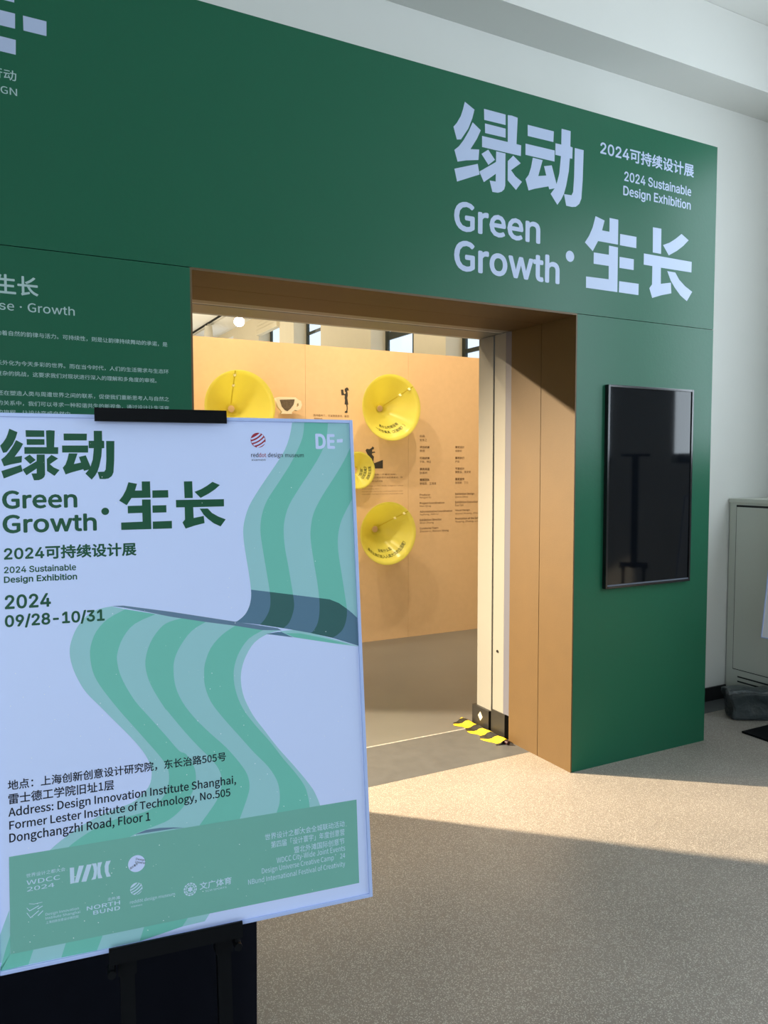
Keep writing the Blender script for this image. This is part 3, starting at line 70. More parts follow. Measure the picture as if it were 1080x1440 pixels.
 'ribbon_green': [[(0.2066, 0.8352), (0.2061, 0.8297), (0.2053, 0.8219), (0.2039, 0.8142), (0.2021, 0.8076), (0.1996, 0.8011), (0.1961, 0.7932), (0.191, 0.7831), (0.1848, 0.7718), (0.1782, 0.7605), (0.171, 0.7495), (0.1634, 0.7387), (0.156, 0.7282), (0.1487, 0.7182), (0.1417, 0.7085), (0.1357, 0.6992), (0.1312, 0.6904), (0.1278, 0.6819), (0.1251, 0.6733), (0.1232, 0.6648), (0.1221, 0.6563), (0.1216, 0.6474), (0.1219, 0.6382), (0.1228, 0.6287), (0.124, 0.6185), (0.1254, 0.6075), (0.1269, 0.596), (0.1286, 0.5837), (0.1304, 0.5699), (0.1324, 0.5554), (0.1338, 0.5432), (0.1345, 0.5348), (0.1347, 0.5286), (0.1345, 0.5231), (0.134, 0.5179), (0.1331, 0.5134), (0.1317, 0.509), (0.1295, 0.5042), (0.1267, 0.4994), (0.1239, 0.4952), (0.1206, 0.4915), (0.1173, 0.4884), (0.1149, 0.4862), (0.1554, 0.4772), (0.1582, 0.4793), (0.1623, 0.4824), (0.1661, 0.4864), (0.169, 0.4916), (0.1715, 0.4975), (0.1735, 0.5032), (0.1749, 0.508), (0.1756, 0.5124), (0.1759, 0.5176), (0.1757, 0.523), (0.1751, 0.5292), (0.174, 0.538), (0.1723, 0.5513), (0.1702, 0.5672), (0.1683, 0.5818), (0.1665, 0.5937), (0.1648, 0.6042), (0.1635, 0.6141), (0.1627, 0.6234), (0.1622, 0.632), (0.1622, 0.6403), (0.1624, 0.6482), (0.1631, 0.6558), (0.1646, 0.6636), (0.1668, 0.672), (0.1698, 0.6807), (0.1739, 0.6898), (0.1795, 0.6993), (0.1862, 0.7091), (0.1931, 0.719), (0.2, 0.7288), (0.2071, 0.7386), (0.2141, 0.7485), (0.2211, 0.7586), (0.2279, 0.7687), (0.2338, 0.7785), (0.2387, 0.7876), (0.2427, 0.7965), (0.2458, 0.8057), (0.2481, 0.8167), (0.2496, 0.828), (0.2506, 0.836)], [(0.291, 0.7924), (0.2877, 0.7859), (0.2828, 0.7764), (0.2772, 0.7665), (0.271, 0.7568), (0.2642, 0.7467), (0.257, 0.7363), (0.2492, 0.7255), (0.2411, 0.7143), (0.2338, 0.7036), (0.2274, 0.6935), (0.2218, 0.6838), (0.2172, 0.6741), (0.214, 0.6641), (0.2119, 0.6541), (0.2105, 0.6447), (0.2099, 0.6366), (0.21, 0.6292), (0.2105, 0.6211), (0.2113, 0.6119), (0.2125, 0.602), (0.2138, 0.5914), (0.2153, 0.5798), (0.217, 0.5675), (0.2185, 0.5559), (0.2196, 0.5454), (0.2206, 0.5355), (0.2212, 0.5264), (0.2215, 0.518), (0.2214, 0.5103), (0.2209, 0.5029), (0.22, 0.4957), (0.2187, 0.4889), (0.217, 0.4827), (0.2145, 0.4772), (0.2115, 0.4724), (0.2088, 0.4687), (0.2064, 0.4667), (0.2041, 0.4659), (0.2026, 0.4654), (0.2418, 0.4539), (0.2442, 0.4548), (0.2476, 0.4562), (0.2513, 0.4581), (0.255, 0.4606), (0.259, 0.4636), (0.2625, 0.4676), (0.2654, 0.4727), (0.2678, 0.4787), (0.2695, 0.4848), (0.2707, 0.4903), (0.2712, 0.4959), (0.2713, 0.5025), (0.2707, 0.5103), (0.2696, 0.5192), (0.2684, 0.5294), (0.267, 0.5416), (0.2654, 0.5551), (0.2638, 0.5683), (0.2622, 0.5809), (0.2607, 0.5931), (0.2597, 0.6043), (0.2594, 0.6141), (0.2595, 0.6228), (0.2603, 0.6312), (0.2616, 0.6394), (0.2636, 0.6474), (0.266, 0.655), (0.2689, 0.662), (0.2724, 0.6686), (0.2764, 0.6758), (0.2817, 0.6848), (0.2876, 0.6944), (0.2918, 0.7012), (0.291, 0.7924)], [(-0.1016, 0.5269), (-0.1089, 0.5235), (-0.119, 0.5187), (-0.1282, 0.5134), (-0.135, 0.5078), (-0.1409, 0.5016), (-0.1458, 0.4949), (-0.1498, 0.4874), (-0.1528, 0.4793), (-0.1549, 0.4715), (-0.1559, 0.4644), (-0.1559, 0.4576), (-0.1554, 0.4504), (-0.1544, 0.4425), (-0.1528, 0.4342), (-0.1502, 0.4259), (-0.1466, 0.4177), (-0.1421, 0.4094), (-0.1366, 0.4004), (-0.1298, 0.39), (-0.1221, 0.3787), (-0.1143, 0.3678), (-0.1068, 0.3576), (-0.0993, 0.3478), (-0.0918, 0.3379), (-0.084, 0.3276), (-0.0762, 0.3173), (-0.069, 0.3077), (-0.0625, 0.299), (-0.0567, 0.2911), (-0.0518, 0.284), (-0.048, 0.278), (-0.0453, 0.2727), (-0.0432, 0.2676), (-0.0419, 0.2623), (-0.0413, 0.2571), (-0.0413, 0.252), (-0.0416, 0.2471), (-0.0425, 0.2422), (-0.0441, 0.2371), (-0.0464, 0.2315), (-0.0495, 0.2257), (-0.0535, 0.2203), (-0.0586, 0.2151), (-0.0647, 0.2103), (-0.0717, 0.2064), (-0.08, 0.204), (-0.0891, 0.2026), (-0.0982, 0.2016), (-0.1068, 0.201), (-0.1153, 0.2008), (-0.1242, 0.1998), (-0.1337, 0.1975), (-0.1436, 0.1945), (-0.1527, 0.1912), (-0.1609, 0.1877), (-0.1685, 0.184), (-0.1753, 0.1803), (-0.1818, 0.1766), (-0.1876, 0.173), (-0.1921, 0.1698), (-0.195, 0.1668), (-0.1967, 0.1642), (-0.1977, 0.1623), (-0.1107, 0.1634), (-0.1084, 0.1654), (-0.1048, 0.1683), (-0.099, 0.1712), (-0.0894, 0.174), (-0.0774, 0.1767), (-0.0665, 0.1793), (-0.058, 0.1814), (-0.0506, 0.1832), (-0.0437, 0.1857), (-0.0371, 0.1892), (-0.031, 0.1934), (-0.0254, 0.1979), (-0.0203, 0.2029), (-0.0156, 0.2083), (-0.0114, 0.214), (-0.0076, 0.22), (-0.0042, 0.2263), (-0.0017, 0.2324), (-0.0001, 0.238), (0.0008, 0.2434), (0.0009, 0.2489), (0.0006, 0.2545), (-0.0003, 0.2602), (-0.0022, 0.2662), (-0.0055, 0.2732), (-0.0097, 0.2804), (-0.0138, 0.2862), (-0.017, 0.2886), (-0.0201, 0.2895), (-0.0244, 0.2927), (-0.0303, 0.3001), (-0.0374, 0.3099), (-0.0447, 0.3199), (-0.0523, 0.3298), (-0.0601, 0.3401), (-0.0678, 0.3503), (-0.0756, 0.3602), (-0.0834, 0.37), (-0.0907, 0.3804), (-0.0975, 0.3922), (-0.1038, 0.4045), (-0.1088, 0.4157), (-0.1121, 0.4251), (-0.1142, 0.4333), (-0.1154, 0.4407), (-0.1161, 0.4471), (-0.1161, 0.4527), (-0.115, 0.459), (-0.1129, 0.4666), (-0.1098, 0.4748), (-0.1057, 0.4826), (-0.1008, 0.4899), (-0.095, 0.4967), (-0.0875, 0.5027), (-0.0764, 0.5081), (-0.0636, 0.5127), (-0.0544, 0.5159)], [(-0.0088, 0.5071), (-0.0156, 0.5059), (-0.0251, 0.5042), (-0.0335, 0.5019), (-0.0394, 0.4994), (-0.0442, 0.4965), (-0.049, 0.4921), (-0.0545, 0.4859), (-0.06, 0.4782), (-0.0646, 0.4701), (-0.0683, 0.4613), (-0.0711, 0.452), (-0.0728, 0.443), (-0.0731, 0.4345), (-0.0722, 0.4264), (-0.0705, 0.4181), (-0.0681, 0.4098), (-0.0648, 0.4015), (-0.0607, 0.3925), (-0.055, 0.3815), (-0.0484, 0.3698), (-0.0436, 0.3614), (-0.0428, 0.36), (-0.0437, 0.3619), (-0.0417, 0.3598), (-0.0343, 0.3494), (-0.024, 0.3349), (-0.0142, 0.3216), (-0.0064, 0.3115), (0.0008, 0.3026), (0.0078, 0.2941), (0.0153, 0.2855), (0.0226, 0.2772), (0.0287, 0.2697), (0.0332, 0.2635), (0.0365, 0.2581), (0.039, 0.2528), (0.0409, 0.2473), (0.0421, 0.242), (0.0426, 0.2368), (0.0424, 0.2317), (0.0416, 0.2268), (0.0402, 0.2216), (0.0383, 0.2159), (0.0359, 0.21), (0.0328, 0.2042), (0.0289, 0.1986), (0.0245, 0.1932), (0.0199, 0.1877), (0.0149, 0.1818), (0.0097, 0.1759), (0.0056, 0.171), (0.0031, 0.1675), (0.0017, 0.165), (0.0008, 0.1633), (0.0665, 0.1623), (0.0673, 0.1641), (0.0686, 0.1667), (0.0702, 0.1704), (0.0725, 0.1755), (0.0752, 0.1817), (0.0778, 0.1879), (0.0803, 0.1939), (0.0828, 0.1999), (0.0848, 0.2056), (0.0864, 0.2107), (0.0875, 0.2155), (0.0879, 0.2208), (0.0876, 0.2269), (0.0865, 0.2335), (0.0844, 0.2402), (0.0814, 0.2466), (0.0774, 0.2532), (0.0724, 0.2607), (0.0662, 0.2694), (0.059, 0.2789), (0.0512, 0.2885), (0.0424, 0.298), (0.033, 0.3075), (0.024, 0.3169), (0.0156, 0.3262), (0.0075, 0.3354), (0.0002, 0.3445), (-0.0064, 0.3535), (-0.0123, 0.3624), (-0.0173, 0.3712), (-0.0214, 0.3799), (-0.0247, 0.3884), (-0.0271, 0.3969), (-0.0286, 0.4055), (-0.0293, 0.414), (-0.0294, 0.4218), (-0.0294, 0.4283), (-0.0288, 0.4341), (-0.0274, 0.4402), (-0.0251, 0.4469), (-0.0219, 0.4538), (-0.0177, 0.461), (-0.0123, 0.469), (-0.0058, 0.4773), (0.0014, 0.4845), (0.0102, 0.4903), (0.0198, 0.4951), (0.0266, 0.4983)], [(0.0738, 0.4879), (0.0677, 0.4846), (0.0592, 0.4798), (0.051, 0.4743), (0.0439, 0.4681), (0.0371, 0.4612), (0.0315, 0.4538), (0.0271, 0.4458), (0.0238, 0.4373), (0.0213, 0.4295), (0.0199, 0.4229), (0.0194, 0.4169), (0.0192, 0.4109), (0.019, 0.4049), (0.0192, 0.3989), (0.0202, 0.3921), (0.0221, 0.384), (0.0249, 0.3752), (0.0287, 0.3662), (0.0337, 0.3574), (0.0398, 0.3485), (0.0466, 0.3391), (0.054, 0.3292), (0.0622, 0.3188), (0.0708, 0.308), (0.08, 0.2962), (0.0895, 0.284), (0.0984, 0.2729), (0.1064, 0.2638), (0.1138, 0.2557), (0.1202, 0.2478), (0.1258, 0.2395), (0.1305, 0.2313), (0.1341, 0.2236), (0.1364, 0.2167), (0.1376, 0.2102), (0.1383, 0.2039), (0.1386, 0.1974), (0.1383, 0.1909), (0.1376, 0.185), (0.1361, 0.1796), (0.1342, 0.1748), (0.1324, 0.1705), (0.1309, 0.1669), (0.1295, 0.1638), (0.1285, 0.1617), (0.1893, 0.1616), (0.1894, 0.1638), (0.1895, 0.1672), (0.1894, 0.1712), (0.1891, 0.1758), (0.1886, 0.1811), (0.1876, 0.1869), (0.1863, 0.1931), (0.1846, 0.1998), (0.1817, 0.2071), (0.1773, 0.215), (0.1718, 0.2234), (0.1659, 0.2319), (0.1599, 0.24), (0.1536, 0.2481), (0.1469, 0.2569), (0.1399, 0.267), (0.1326, 0.2777), (0.125, 0.2885), (0.1167, 0.2993), (0.108, 0.31), (0.1001, 0.3202), (0.0932, 0.3298), (0.087, 0.3388), (0.0818, 0.3477), (0.0775, 0.3567), (0.0741, 0.3655), (0.0715, 0.3742), (0.0695, 0.383), (0.0682, 0.3916), (0.0676, 0.3999), (0.0677, 0.4075), (0.0684, 0.4148), (0.0699, 0.4219), (0.0721, 0.4291), (0.0749, 0.4363), (0.0786, 0.4434), (0.0833, 0.4507), (0.0889, 0.458), (0.0955, 0.4644), (0.1046, 0.4698), (0.1148, 0.4744), (0.1221, 0.4775)], [(0.1583, 0.4685), (0.1853, 0.4661), (0.2261, 0.4546), (0.2747, 0.4392), (0.2431, 0.4445), (0.1917, 0.456), (0.1748, 0.46)], [(-0.276, 0.0547), (-0.2818, 0.0379), (-0.2881, 0.0162), (-0.2946, -0.0028), (-0.293, 0.0055), (-0.2523, 0.0066), (-0.2446, 0.0285), (-0.2765, 0.028)], [(-0.2068, 0.0066), (-0.1996, 0.0279), (-0.1474, 0.0268), (-0.1561, 0.0062)], [(-0.0932, 0.0063), (-0.0854, 0.0279), (-0.0175, 0.0282), (-0.0276, 0.0153)]],
 'shade_light': [[(0.1018, 0.5464), (0.102, 0.5404), (0.1018, 0.5356), (0.1012, 0.5309), (0.1003, 0.5261), (0.099, 0.5214), (0.0973, 0.517), (0.0952, 0.5126), (0.0927, 0.5085), (0.0898, 0.5047), (0.086, 0.5012), (0.0817, 0.498), (0.0781, 0.4957), (0.0756, 0.4945), (0.0737, 0.4942), (0.0724, 0.4941), (0.1149, 0.4862), (0.1173, 0.4884), (0.1206, 0.4915), (0.1239, 0.4952), (0.1267, 0.4994), (0.1295, 0.5042), (0.1317, 0.509), (0.1331, 0.5134), (0.134, 0.5179), (0.1345, 0.5231), (0.1347, 0.5286), (0.1345, 0.5348), (0.134, 0.5407)], [(0.1746, 0.5334), (0.1751, 0.5292), (0.1757, 0.523), (0.1759, 0.5176), (0.1756, 0.5124), (0.1749, 0.508), (0.1735, 0.5032), (0.1715, 0.4975), (0.169, 0.4916), (0.1661, 0.4864), (0.1623, 0.4824), (0.1582, 0.4793), (0.1554, 0.4772), (0.2026, 0.4654), (0.2041, 0.4659), (0.2064, 0.4667), (0.2088, 0.4687), (0.2115, 0.4724), (0.2145, 0.4772), (0.217, 0.4827), (0.2187, 0.4889), (0.22, 0.4957), (0.2209, 0.5029), (0.2214, 0.5103), (0.2215, 0.518), (0.2213, 0.5248), (0.1753, 0.5332)], [(0.2712, 0.5029), (0.2713, 0.5025), (0.2712, 0.4959), (0.2707, 0.4903), (0.2695, 0.4848), (0.2678, 0.4787), (0.2654, 0.4727), (0.2625, 0.4676), (0.259, 0.4636), (0.255, 0.4606), (0.2513, 0.4581), (0.2476, 0.4562), (0.2442, 0.4548), (0.2418, 0.4539), (0.2934, 0.4346), (0.2937, 0.4816), (0.281, 0.4944)], [(0.1251, 0.4698), (0.1451, 0.4715), (0.1517, 0.471), (0.1715, 0.4603)]],
 'shade_green': [[(0.134, 0.5407), (0.1345, 0.5348), (0.1347, 0.5286), (0.1345, 0.5231), (0.134, 0.5179), (0.1331, 0.5134), (0.1317, 0.509), (0.1295, 0.5042), (0.1267, 0.4994), (0.1239, 0.4952), (0.1206, 0.4915), (0.1173, 0.4884), (0.1149, 0.4862), (0.1554, 0.4772), (0.1582, 0.4793), (0.1623, 0.4824), (0.1661, 0.4864), (0.169, 0.4916), (0.1715, 0.4975), (0.1735, 0.5032), (0.1749, 0.508), (0.1756, 0.5124), (0.1759, 0.5176), (0.1757, 0.523), (0.1751, 0.5292), (0.1746, 0.5334)], [(0.2213, 0.5248), (0.2215, 0.518), (0.2214, 0.5103), (0.2209, 0.5029), (0.22, 0.4957), (0.2187, 0.4889), (0.217, 0.4827), (0.2145, 0.4772), (0.2115, 0.4724), (0.2088, 0.4687), (0.2064, 0.4667), (0.2041, 0.4659), (0.2026, 0.4654), (0.2418, 0.4539), (0.2442, 0.4548), (0.2476, 0.4562), (0.2513, 0.4581), (0.255, 0.4606), (0.259, 0.4636), (0.2625, 0.4676), (0.2654, 0.4727), (0.2678, 0.4787), (0.2695, 0.4848), (0.2707, 0.4903), (0.2712, 0.4959), (0.2713, 0.5025), (0.2712, 0.5029), (0.2568, 0.5138), (0.24, 0.5214)]],
 'fold_line': [[(-0.1219, 0.5334), (-0.1044, 0.5329), (-0.0312, 0.5181), (0.074, 0.4942), (0.1453, 0.478), (0.1518, 0.4739), (0.1188, 0.4767), (0.0706, 0.4881), (0.0235, 0.4976), (-0.0315, 0.51), (-0.0692, 0.5206), (-0.1016, 0.529)]],
 'shade_fold': [[(-0.0961, 0.1716), (-0.0784, 0.1759), (-0.0578, 0.1755), (-0.0369, 0.1729), (-0.0189, 0.169), (-0.037, 0.1708)]],
 'strip': [[(-0.2759, 0.1688), (0.2743, 0.1694), (0.2728, 0.027), (-0.2762, 0.0269)]],
 'girl': [[(2.9538, 2.3428), (2.9791, 2.3449), (2.9821, 2.3142), (2.9921, 2.3027), (3.0038, 2.3175), (2.9922, 2.3289), (2.9907, 2.3502), (3.0013, 2.3593), (3.0172, 2.3657), (3.0288, 2.3591), (3.0356, 2.3356), (3.025, 2.3399), (3.0171, 2.3324), (3.0223, 2.3135), (3.0232, 2.2945), (3.0178, 2.2705), (3.0282, 2.2112), (3.0191, 2.2095), (3.0216, 2.1752), (3.0188, 2.1512), (3.0214, 2.1393), (3.0108, 2.1342), (2.9896, 2.136), (2.9923, 2.148), (3.0083, 2.1556), (3.011, 2.1796), (3.0069, 2.2081), (2.99, 2.2122), (2.9944, 2.2505), (2.9903, 2.2694), (2.9931, 2.2923), (2.9841, 2.2948), (2.9599, 2.2928)]],
 'climber': [[(3.2757, 1.8331), (3.2922, 1.8201), (3.2839, 1.8039), (3.2715, 1.8038), (3.2715, 1.7818), (3.2963, 1.7856), (3.3045, 1.7761), (3.2731, 1.7708), (3.2673, 1.7597), (3.2895, 1.7379), (3.2836, 1.6938), (3.2919, 1.6776), (3.3836, 1.7087), (3.3835, 1.6288), (3.2917, 1.6276), (3.2753, 1.6827), (3.2672, 1.7194), (3.2384, 1.7303), (3.222, 1.7595), (3.2017, 1.7958), (3.214, 1.8105), (3.2427, 1.8072), (3.2633, 1.8183)]],
 'cup_body': [[(2.3235, 2.2364), (2.3535, 2.2429), (2.5053, 2.2463), (2.5243, 2.2292), (2.5531, 2.2187), (2.5625, 2.1859), (2.5477, 2.1495), (2.5187, 2.1369), (2.4948, 2.1415), (2.4659, 2.12), (2.4705, 2.1068), (2.371, 2.1055), (2.3853, 2.1219), (2.3434, 2.1648)], [(2.5125, 2.1957), (2.5318, 2.2018), (2.5354, 2.1759), (2.5093, 2.1598)]],
 'cup_coffee': [[(2.358, 2.2228), (2.4956, 2.2325), (2.4856, 2.1876), (2.4566, 2.1509), (2.4279, 2.1277), (2.4043, 2.1359), (2.3763, 2.1659)]],
 'panel_text': [('图书看完了，可以随意换书，能否', 2.6837, 2.0931, 0.3508, 0.0219, 0, 0), ('重新利用', 2.6887, 2.0678, 0.0791, 0.0154, 0, 0), ('向上走的每一步都不轻松，', 3.1968, 1.5645, 0.3348, 0.0147, 0, 0), ('但是背着更少的东西可以走得更远，你', 3.164, 1.5348, 0.432, 0.0168, 0, 0), ('愿意试试吗', 3.1639, 1.5011, 0.2151, 0.016, 0, 0), ('Every step of the climb is lighter when', 3.1638, 1.4599, 0.4365, 0.0102, 0, 0), ('we carry fewer things with us', 3.1637, 1.4322, 0.1733, 0.0102, 0, 0), ('would you like to try walking further with', 3.1636, 1.4079, 0.4324, 0.0103, 0, 0), ('a smaller backpack on the mountain trail', 3.1635, 1.3834, 0.4368, 0.0103, 0, 0), ('安禾之', 3.7852, 1.888, 0.0807, 0.0255, 0, 0), ('南卿', 3.7853, 1.7845, 0.0548, 0.0239, 0, 0), ('于张，林立', 3.7855, 1.6803, 0.126, 0.0239, 0, 0), ('张善昕', 3.7856, 1.5732, 0.0849, 0.0239, 0, 0), ('李振西，王清清', 3.7858, 1.4679, 0.1841, 0.0257, 0, 0), ('卓群轩', 4.1902, 1.7877, 0.0786, 0.0227, 0, 0), ('严奕', 4.1907, 1.6816, 0.0492, 0.0237, 0, 0), ('黄筱溪，朱安安', 4.1912, 1.5776, 0.185, 0.0263, 0, 0), ('张雨晴，丁力', 4.1917, 1.4719, 0.1531, 0.0246, 0, 0), ('Hongyan Xu', 3.7859, 1.3339, 0.1255, 0.0214, 0, 0), ('Nan Qing', 3.7861, 1.2511, 0.1265, 0.0215, 0, 0), ('Yuzhang, Jialin Li', 3.7862, 1.1704, 0.2101, 0.0206, 0, 0), ('Shan Zhang', 3.7863, 1.0881, 0.1572, 0.0215, 0, 0), ('Zhenxi Li, Wenxin Wang', 3.7864, 1.0039, 0.3312, 0.0241, 0, 0), ('Qunxi Zhuo', 4.1923, 1.3331, 0.1512, 0.0211, 0, 0), ('Eva Yan', 4.1927, 1.2525, 0.097, 0.0211, 0, 0), ('Xiaoxi Huang, Zhu Anan', 4.1931, 1.1671, 0.3536, 0.0212, 0, 0), ('Yuqing Zhang, Liding', 4.1935, 1.0854, 0.3319, 0.023, 0, 0)],
 'panel_text_bold': [('出品', 3.7851, 1.9262, 0.0547, 0.0238, 0, 0.02), ('项目统筹', 3.7853, 1.8198, 0.1098, 0.0238, 0, 0.02), ('行政统筹', 3.7854, 1.7146, 0.1099, 0.0239, 0, 0.02), ('展览总监', 3.7856, 1.6083, 0.11, 0.0257, 0, 0.02), ('策展团队', 3.7857, 1.5044, 0.1101, 0.0257, 0, 0.02), ('展览设计', 4.19, 1.8237, 0.1082, 0.0245, 0, 0.02), ('展览执行', 4.1905, 1.7176, 0.1083, 0.0245, 0, 0.02), ('平面设计', 4.191, 1.613, 0.1084, 0.0237, 0, 0.02), ('展览宣传', 4.1915, 1.5074, 0.1085, 0.0264, 0, 0.02), ('Producer', 3.7859, 1.3624, 0.1183, 0.0214, 0, 0.02), ('Project Coordination', 3.786, 1.2769, 0.2798, 0.0258, 0, 0.02), ('Administrative Coordination', 3.7861, 1.2001, 0.3724, 0.0206, 0, 0.02), ('Exhibition Director', 3.7863, 1.1186, 0.2481, 0.0216, 0, 0.02), ('Curatorial Team', 3.7864, 1.0377, 0.2103, 0.0207, 0, 0.02), ('Exhibition Design', 4.1922, 1.359, 0.2283, 0.0264, 0, 0.02), ('Exhibition Execution', 4.1926, 1.2822, 0.2684, 0.0229, 0, 0.02), ('Visual Design', 4.193, 1.2001, 0.1727, 0.0212, 0, 0.02), ('Promotion of the Exhibition', 4.1933, 1.1187, 0.3702, 0.0221, 0, 0.02)],
}

